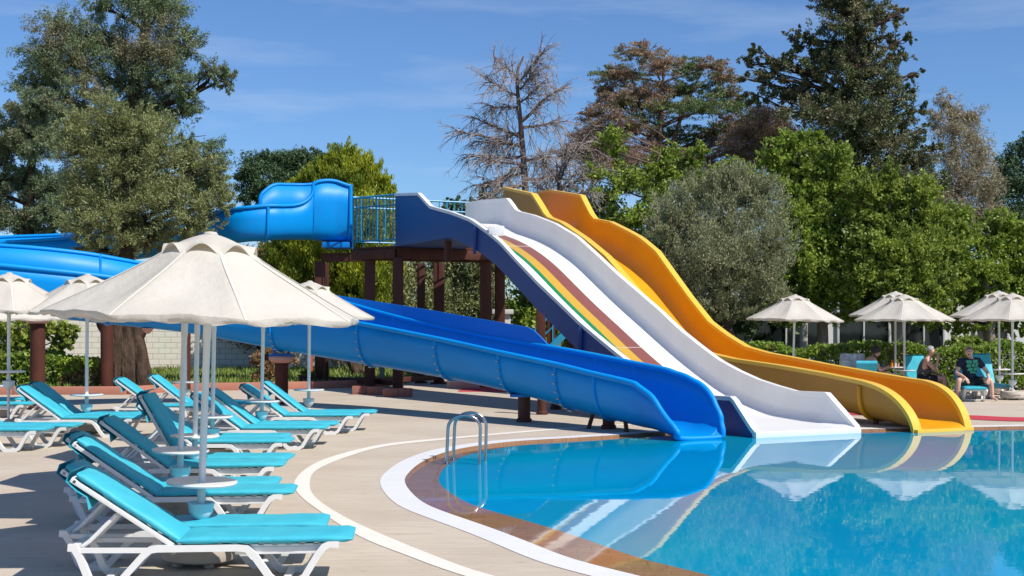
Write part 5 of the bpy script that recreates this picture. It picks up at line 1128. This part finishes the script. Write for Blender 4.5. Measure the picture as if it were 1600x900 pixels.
# ------------------------------------------------------------------ people
def skinned(name, pts, edges, m, parent, sub=2, root_i=0):
    """pts: name -> (position, radius); one continuous surface grown around the joints"""
    names = list(pts); idx = {k: i for i, k in enumerate(names)}
    me = bpy.data.meshes.new(name); me.from_pydata([tuple(pts[k][0]) for k in names], [(idx[a], idx[b]) for a, b in edges], [])
    o = bpy.data.objects.new(name + '_cage', me); COL.objects.link(o)
    md = o.modifiers.new('skin', 'SKIN'); md.use_smooth_shade = True
    for i, k in enumerate(names):
        v = me.skin_vertices[0].data[i]; r = pts[k][1]; v.radius = (r, r) if not isinstance(r, tuple) else r; v.use_root = (i == root_i)
    s = o.modifiers.new('sub', 'SUBSURF'); s.levels = s.render_levels = sub
    dg = bpy.context.evaluated_depsgraph_get(); dg.update()
    nm = bpy.data.meshes.new_from_object(o.evaluated_get(dg)); bpy.data.objects.remove(o); nm.name = name; nm.materials.clear(); nm.materials.append(m)
    for p in nm.polygons: p.use_smooth = True
    return link(name, nm, parent)
def hand_pts(P, E, tag_, wrist, fwd, across, curl):
    """palm and five bent fingers"""
    f = Vector(fwd).normalized(); a = Vector(across).normalized(); c = Vector(curl).normalized(); w = Vector(wrist)
    P[tag_ + 'palm'] = (w + f * .07, .033); E.append((tag_ + 'wrist', tag_ + 'palm'))
    for i, (o, ln) in enumerate([(-.03, .062), (-.01, .072), (.01, .068), (.028, .052)]):
        b = w + f * .09 + a * o; m_ = b + f * ln * .55 + c * .012; e = m_ + f * ln * .35 + c * .035
        for q, (p, r) in enumerate([(b, .012), (m_, .009), (e, .008)]): P[f'{tag_}f{i}{q}'] = (p, r)
        E += [(tag_ + 'palm', f'{tag_}f{i}0'), (f'{tag_}f{i}0', f'{tag_}f{i}1'), (f'{tag_}f{i}1', f'{tag_}f{i}2')]
    b = w + f * .05 - a * .04; e = b + f * .04 - a * .02 + c * .02
    P[tag_ + 't0'] = (b, .013); P[tag_ + 't1'] = (e, .01); E += [(tag_ + 'palm', tag_ + 't0'), (tag_ + 't0', tag_ + 't1')]
def figure(label, loc, rz, J, skin, hands, cloth, hair, hair_m, face=(0, -1, 0)):
    """local frame: the person faces -y; J: joint positions"""
    root = thing('person', label, 'person', loc, rz)
    V = {k: Vector(v) for k, v in J.items()}; P = {}; E = []
    def ad(k, p, r, link_=None):
        P[k] = (Vector(p), r)
        if link_: E.append((link_, k))
    ad('pelvis', V['pelvis'], .125); ad('waist', V['pelvis'].lerp(V['chest'], .5), .118, 'pelvis'); ad('chest', V['chest'], .135, 'waist'); ad('neck0', V['neck'], .062, 'chest')
    h = V['head']; fd = Vector(face).normalized(); ad('neck1', V['neck'].lerp(h, .42), .054, 'neck0'); ad('jaw', h + Vector((0, 0, -.06)) + fd * .018, .066, 'neck1'); ad('skull', h + Vector((0, 0, .02)), .088, 'jaw'); ad('crown', h + Vector((0, 0, .075)) - fd * .012, .066, 'skull')
    ad('nose', h + fd * .098 + Vector((0, 0, -.012)), .012, 'skull')
    sd = Vector((-fd.y, fd.x, 0))
    for s_, nm in ((1, 'earL'), (-1, 'earR')): ad(nm, h + sd * s_ * .088 - fd * .005, .015, 'skull')
    for s_ in 'LR':
        ad('sh' + s_, V['sh' + s_], .066, 'chest'); ad('el' + s_, V['el' + s_], .043, 'sh' + s_); ad('wr' + s_ + 'm', V['el' + s_].lerp(V['wr' + s_], .4), .041, 'el' + s_); ad(s_ + 'wrist', V['wr' + s_], .026, 'wr' + s_ + 'm')
        ad('hip' + s_, V['hip' + s_], .098, 'pelvis'); ad('th' + s_, V['hip' + s_].lerp(V['kn' + s_], .5), .082, 'hip' + s_); ad('kn' + s_, V['kn' + s_], .058, 'th' + s_); ad('cf' + s_, V['kn' + s_].lerp(V['an' + s_], .35), .056, 'kn' + s_); ad('an' + s_, V['an' + s_], .036, 'cf' + s_)
        tdir = Vector((V['toe' + s_] - V['an' + s_])); ad('ball' + s_, V['an' + s_].lerp(V['toe' + s_], .65), .032, 'an' + s_); ad('toe' + s_, V['toe' + s_], .024, 'ball' + s_)
        hd = hands[s_]; hand_pts(P, E, s_, V['wr' + s_], *hd)
    body = skinned('body', P, E, skin, root)
    hm = MB(); c = h + Vector((0, 0, .03)) - fd * .016
    rows = []
    for i in range(10):
        th_ = (i / 9) * hair['drop']; row = []
        for k in range(24):
            a = 2 * math.pi * k / 24; d = Vector((math.cos(a), math.sin(a), 0)); fr_ = d.dot(fd)
            t2 = th_ * (1.0 if fr_ < .3 else (1 - .52 * (fr_ - .3) / .7)); r = hair['r'] * (1 + .03 * math.sin(7 * a + 3 * i))
            row.append(c + d * math.sin(t2) * r + Vector((0, 0, math.cos(t2) * r)))
        rows.append(row)
    hm.loft(rows, closed=True); ho = hm.build('hair', hair_m, root, angle=90)
    if hair.get('bun'): 
        b = MB(); b.lathe([(.0, -.05), (.04, -.035), (.052, 0), (.04, .035), (0, .05)], 14, c=c - fd * .1 + Vector((0, 0, .01))); b.build('hair_bun', hair_m, ho)
    ey = MB()
    for s_ in (1, -1): ey.lathe([(0, -.008), (.007, -.005), (.009, 0), (.007, .005), (0, .008)], 10, c=h + fd * .083 + sd * s_ * .032 + Vector((0, 0, .018)))
    ey.build('eyes', M['eye'], root); mo = MB(); mo.tube([h + fd * .078 + sd * .024 + Vector((0, 0, -.052)), h + fd * .086 + Vector((0, 0, -.05)), h + fd * .078 - sd * .024 + Vector((0, 0, -.052))], .005, 6); mo.build('mouth', M['red_stripe'], root)
    for (nm, keys, ed, grow, m) in cloth:
        Q = {}
        for k in keys:
            if isinstance(k, tuple): a, b, f, r = k; Q[a + b] = (P[a][0].lerp(P[b][0], f), r)
            else: Q[k] = (P[k][0], (P[k][1] if not isinstance(P[k][1], tuple) else P[k][1][0]) + grow)
        skinned(nm, Q, ed, m, root)
    return root, P
# man in the navy shirt, facing the camera, forearms on his knees (local -y is towards the camera)
J = dict(pelvis=(0, .0, .45), chest=(0, -.09, .80), neck=(0, -.12, .93), head=(-.05, -.17, 1.08), shL=(-.19, -.09, .87), shR=(.19, -.09, .87), elL=(-.33, -.16, .62), elR=(.36, -.17, .63), wrL=(-.22, -.36, .53), wrR=(.30, -.40, .51),
         hipL=(-.11, -.03, .42), hipR=(.11, -.03, .42), knL=(-.34, -.36, .47), knR=(.36, -.36, .47), anL=(-.38, -.35, .08), anR=(.40, -.36, .08), toeL=(-.42, -.53, .03), toeR=(.44, -.54, .03))
shirt = ('shirt', ['pelvis', 'waist', 'chest', ('chest', 'neck0', .75, .075), 'shL', 'shR', ('shL', 'elL', .62, .07), ('shR', 'elR', .62, .07)], [('pelvis', 'waist'), ('waist', 'chest'), ('chest', 'chestneck0'), ('chest', 'shL'), ('chest', 'shR'), ('shL', 'shLelL'), ('shR', 'shRelR')], .034, M['navy_cloth'])
shorts = ('shorts', ['pelvis', 'hipL', 'hipR', 'thL', 'thR', ('thL', 'knL', .5, .09), ('thR', 'knR', .5, .09)], [('pelvis', 'hipL'), ('pelvis', 'hipR'), ('hipL', 'thL'), ('hipR', 'thR'), ('thL', 'thLknL'), ('thR', 'thRknR')], .018, M['black_cloth'])
hands = {'L': ((.3, -.6, -.5), (1, .3, 0), (0, -.2, -1)), 'R': ((-.3, -.6, -.5), (-1, .3, 0), (0, -.2, -1))}
man, Pm = figure('fair-haired man in a navy T-shirt with a green print, sitting astride a lounger', (10.22, 28.65, 0), 0, J, M['skin2'], hands, [shirt, shorts], dict(r=.1, drop=1.6), M['hair_fair'], face=(-.12, -1, -.1))
pr = MB()                                                          # printed patch on the chest, following the shirt
ch = Pm['chest'][0]; ws = Pm['waist'][0]
for k, (u0, u1, v0, v1) in enumerate([(-.13, -.02, .03, .10), (.0, .12, .04, .11), (-.12, -.04, -.06, .02), (-.02, .04, -.05, .03), (.06, .13, -.05, .03), (-.10, .0, -.14, -.07), (.02, .12, -.13, -.06), (-.06, .08, -.19, -.15)]):
    g = []
    for v in np.linspace(v0, v1, 4):
        row = []
        for u in np.linspace(u0, u1, 5):
            cc = ch.lerp(ws, max(0, -v) / .2) if v < 0 else ch; rr = .182
            row.append(Vector((cc.x + u + .012 * math.sin(v * 60), cc.y - math.sqrt(max(.0005, rr ** 2 - u * u)) - .004, ch.z + v)))
        g.append(row)
    pr.loft(g)
pr.build('shirt_print', M['green_print'], man, angle=80)
# older man in profile, facing right, hand with a cigarette at his mouth
J = dict(pelvis=(0, .02, .45), chest=(0, -.06, .80), neck=(0, -.11, .93), head=(0, -.17, 1.07), shL=(-.18, -.06, .86), shR=(.18, -.06, .86), elL=(-.19, -.24, .64), elR=(.20, -.18, .62), wrL=(-.10, -.30, .88), wrR=(.14, -.42, .52),
         hipL=(-.11, .0, .42), hipR=(.11, .0, .42), knL=(-.14, -.44, .46), knR=(.15, -.44, .46), anL=(-.14, -.46, .08), anR=(.15, -.44, .08), toeL=(-.14, -.63, .03), toeR=(.16, -.62, .03))
tank = ('vest', ['pelvis', 'waist', 'chest', ('chest', 'neck0', .45, .11), ('chest', 'shL', .62, .10), ('chest', 'shR', .62, .10)], [('pelvis', 'waist'), ('waist', 'chest'), ('chest', 'chestneck0'), ('chest', 'chestshL'), ('chest', 'chestshR')], .06, M['grey_cloth'])
hands = {'L': ((.45, -.1, .9), (0, -1, .2), (1, .2, .2)), 'R': ((0, -.7, -.5), (-1, 0, 0), (0, -.2, -1))}
old, Po = figure('grey-haired man in a dark grey vest, seen from the side, smoking', (9.5, 29.55, 0), R(78), J, M['skin'], hands, [tank, shorts], dict(r=.099, drop=1.65), M['hair_grey'], face=(0, -1, -.05))
hp = Po['head'][0] if 'head' in Po else Po['jaw'][0]
t = MB(); a = Po['jaw'][0] + Vector((-.01, -.085, .01)); t.tube([a, a + Vector((-.01, -.085, .015))], .005, 6); cg = t.build('cigarette', M['cig'])
cg.location = old.location; cg.rotation_euler = old.rotation_euler; tag(cg, 'lit cigarette held at the lips of the grey-haired man', 'cigarette')
# woman reading, seen from behind her lounger
J = dict(pelvis=(0, .0, .45), chest=(0, -.06, .78), neck=(0, -.12, .92), head=(0, -.21, 1.05), shL=(-.17, -.07, .85), shR=(.17, -.07, .85), elL=(-.21, -.2, .62), elR=(.2, -.2, .62), wrL=(-.08, -.4, .66), wrR=(.08, -.4, .66),
         hipL=(-.1, -.02, .42), hipR=(.1, -.02, .42), knL=(-.12, -.42, .56), knR=(.12, -.42, .56), anL=(-.12, -.7, .36), anR=(.12, -.7, .36), toeL=(-.12, -.8, .42), toeR=(.12, -.8, .42))
top_ = ('top', ['pelvis', 'waist', 'chest', ('chest', 'neck0', .3, .10)], [('pelvis', 'waist'), ('waist', 'chest'), ('chest', 'chestneck0')], .05, M['black_cloth'])
hands = {'L': ((.3, -.7, .2), (0, 0, 1), (1, 0, 0)), 'R': ((-.3, -.7, .2), (0, 0, 1), (-1, 0, 0))}
wom, Pw = figure('dark-haired woman in a black top bending her head forward on a lounger', (8.35, 30.0, 0), R(100), J, M['skin'], hands, [top_, shorts], dict(r=.116, drop=2.1, bun=1), M['hair_dark'], face=(0, -1, -.45))
# towel over a backrest beside her, bottles on the tray
q = MB(); rows = []
for i in range(9):
    x_ = -.28 + .56 * i / 8; w_ = .012 * math.sin(i * 1.7); rows.append([(x_, -.03 + w_, .52), (x_, -.02 + w_, .75), (x_, .0, .98 + .01 * math.sin(i)), (x_, .03, 1.0), (x_, .06, .97), (x_, .09 - w_, .7)])
q.loft(rows); o = q.build('towel', M['towel'], angle=80); o.location = (8.08, 30.35, 0); sm = o.modifiers.new('thick', 'SOLIDIFY'); sm.thickness = .012
tag(o, 'white towel with dark print hung over a chair back left of the woman', 'towel')
q = MB(); rk = MB()
t = thing('folding_chair', 'white folding chair carrying the printed towel beside the woman', 'chair', (8.08, 30.4, 0))
f_ = MB()
for x_ in (-.27, .27): f_.tube([(x_, .3, 0), (x_, .0, .96)], .016, 8); f_.tube([(x_, -.2, 0), (x_, .25, .45)], .016, 8)
f_.tube([(-.27, .0, .95), (.27, .0, .95)], .016, 8); f_.build('frame', M['alu'], t); MB().box((0, .02, .42), (.52, .42, .03), ch=.01).build('seat', M['plastic'], t)
bx, by = lx(1399, 32.2), 32.2
tag(MB().lathe([(.03, 0), (.034, .01), (.034, .11), (.014, .15), (.014, .18), (0, .18)], 14, c=(bx - .12, by - .1, .618)).build('bottle', M['orange']), 'small orange bottle on the umbrella tray near the woman', 'bottle')
tag(MB().lathe([(.03, 0), (.036, .09), (.032, .09), (.028, .01)], 14, c=(bx + .02, by - .15, .618)).build('cup', M['pink']), 'pink cup on the umbrella tray near the woman', 'cup')
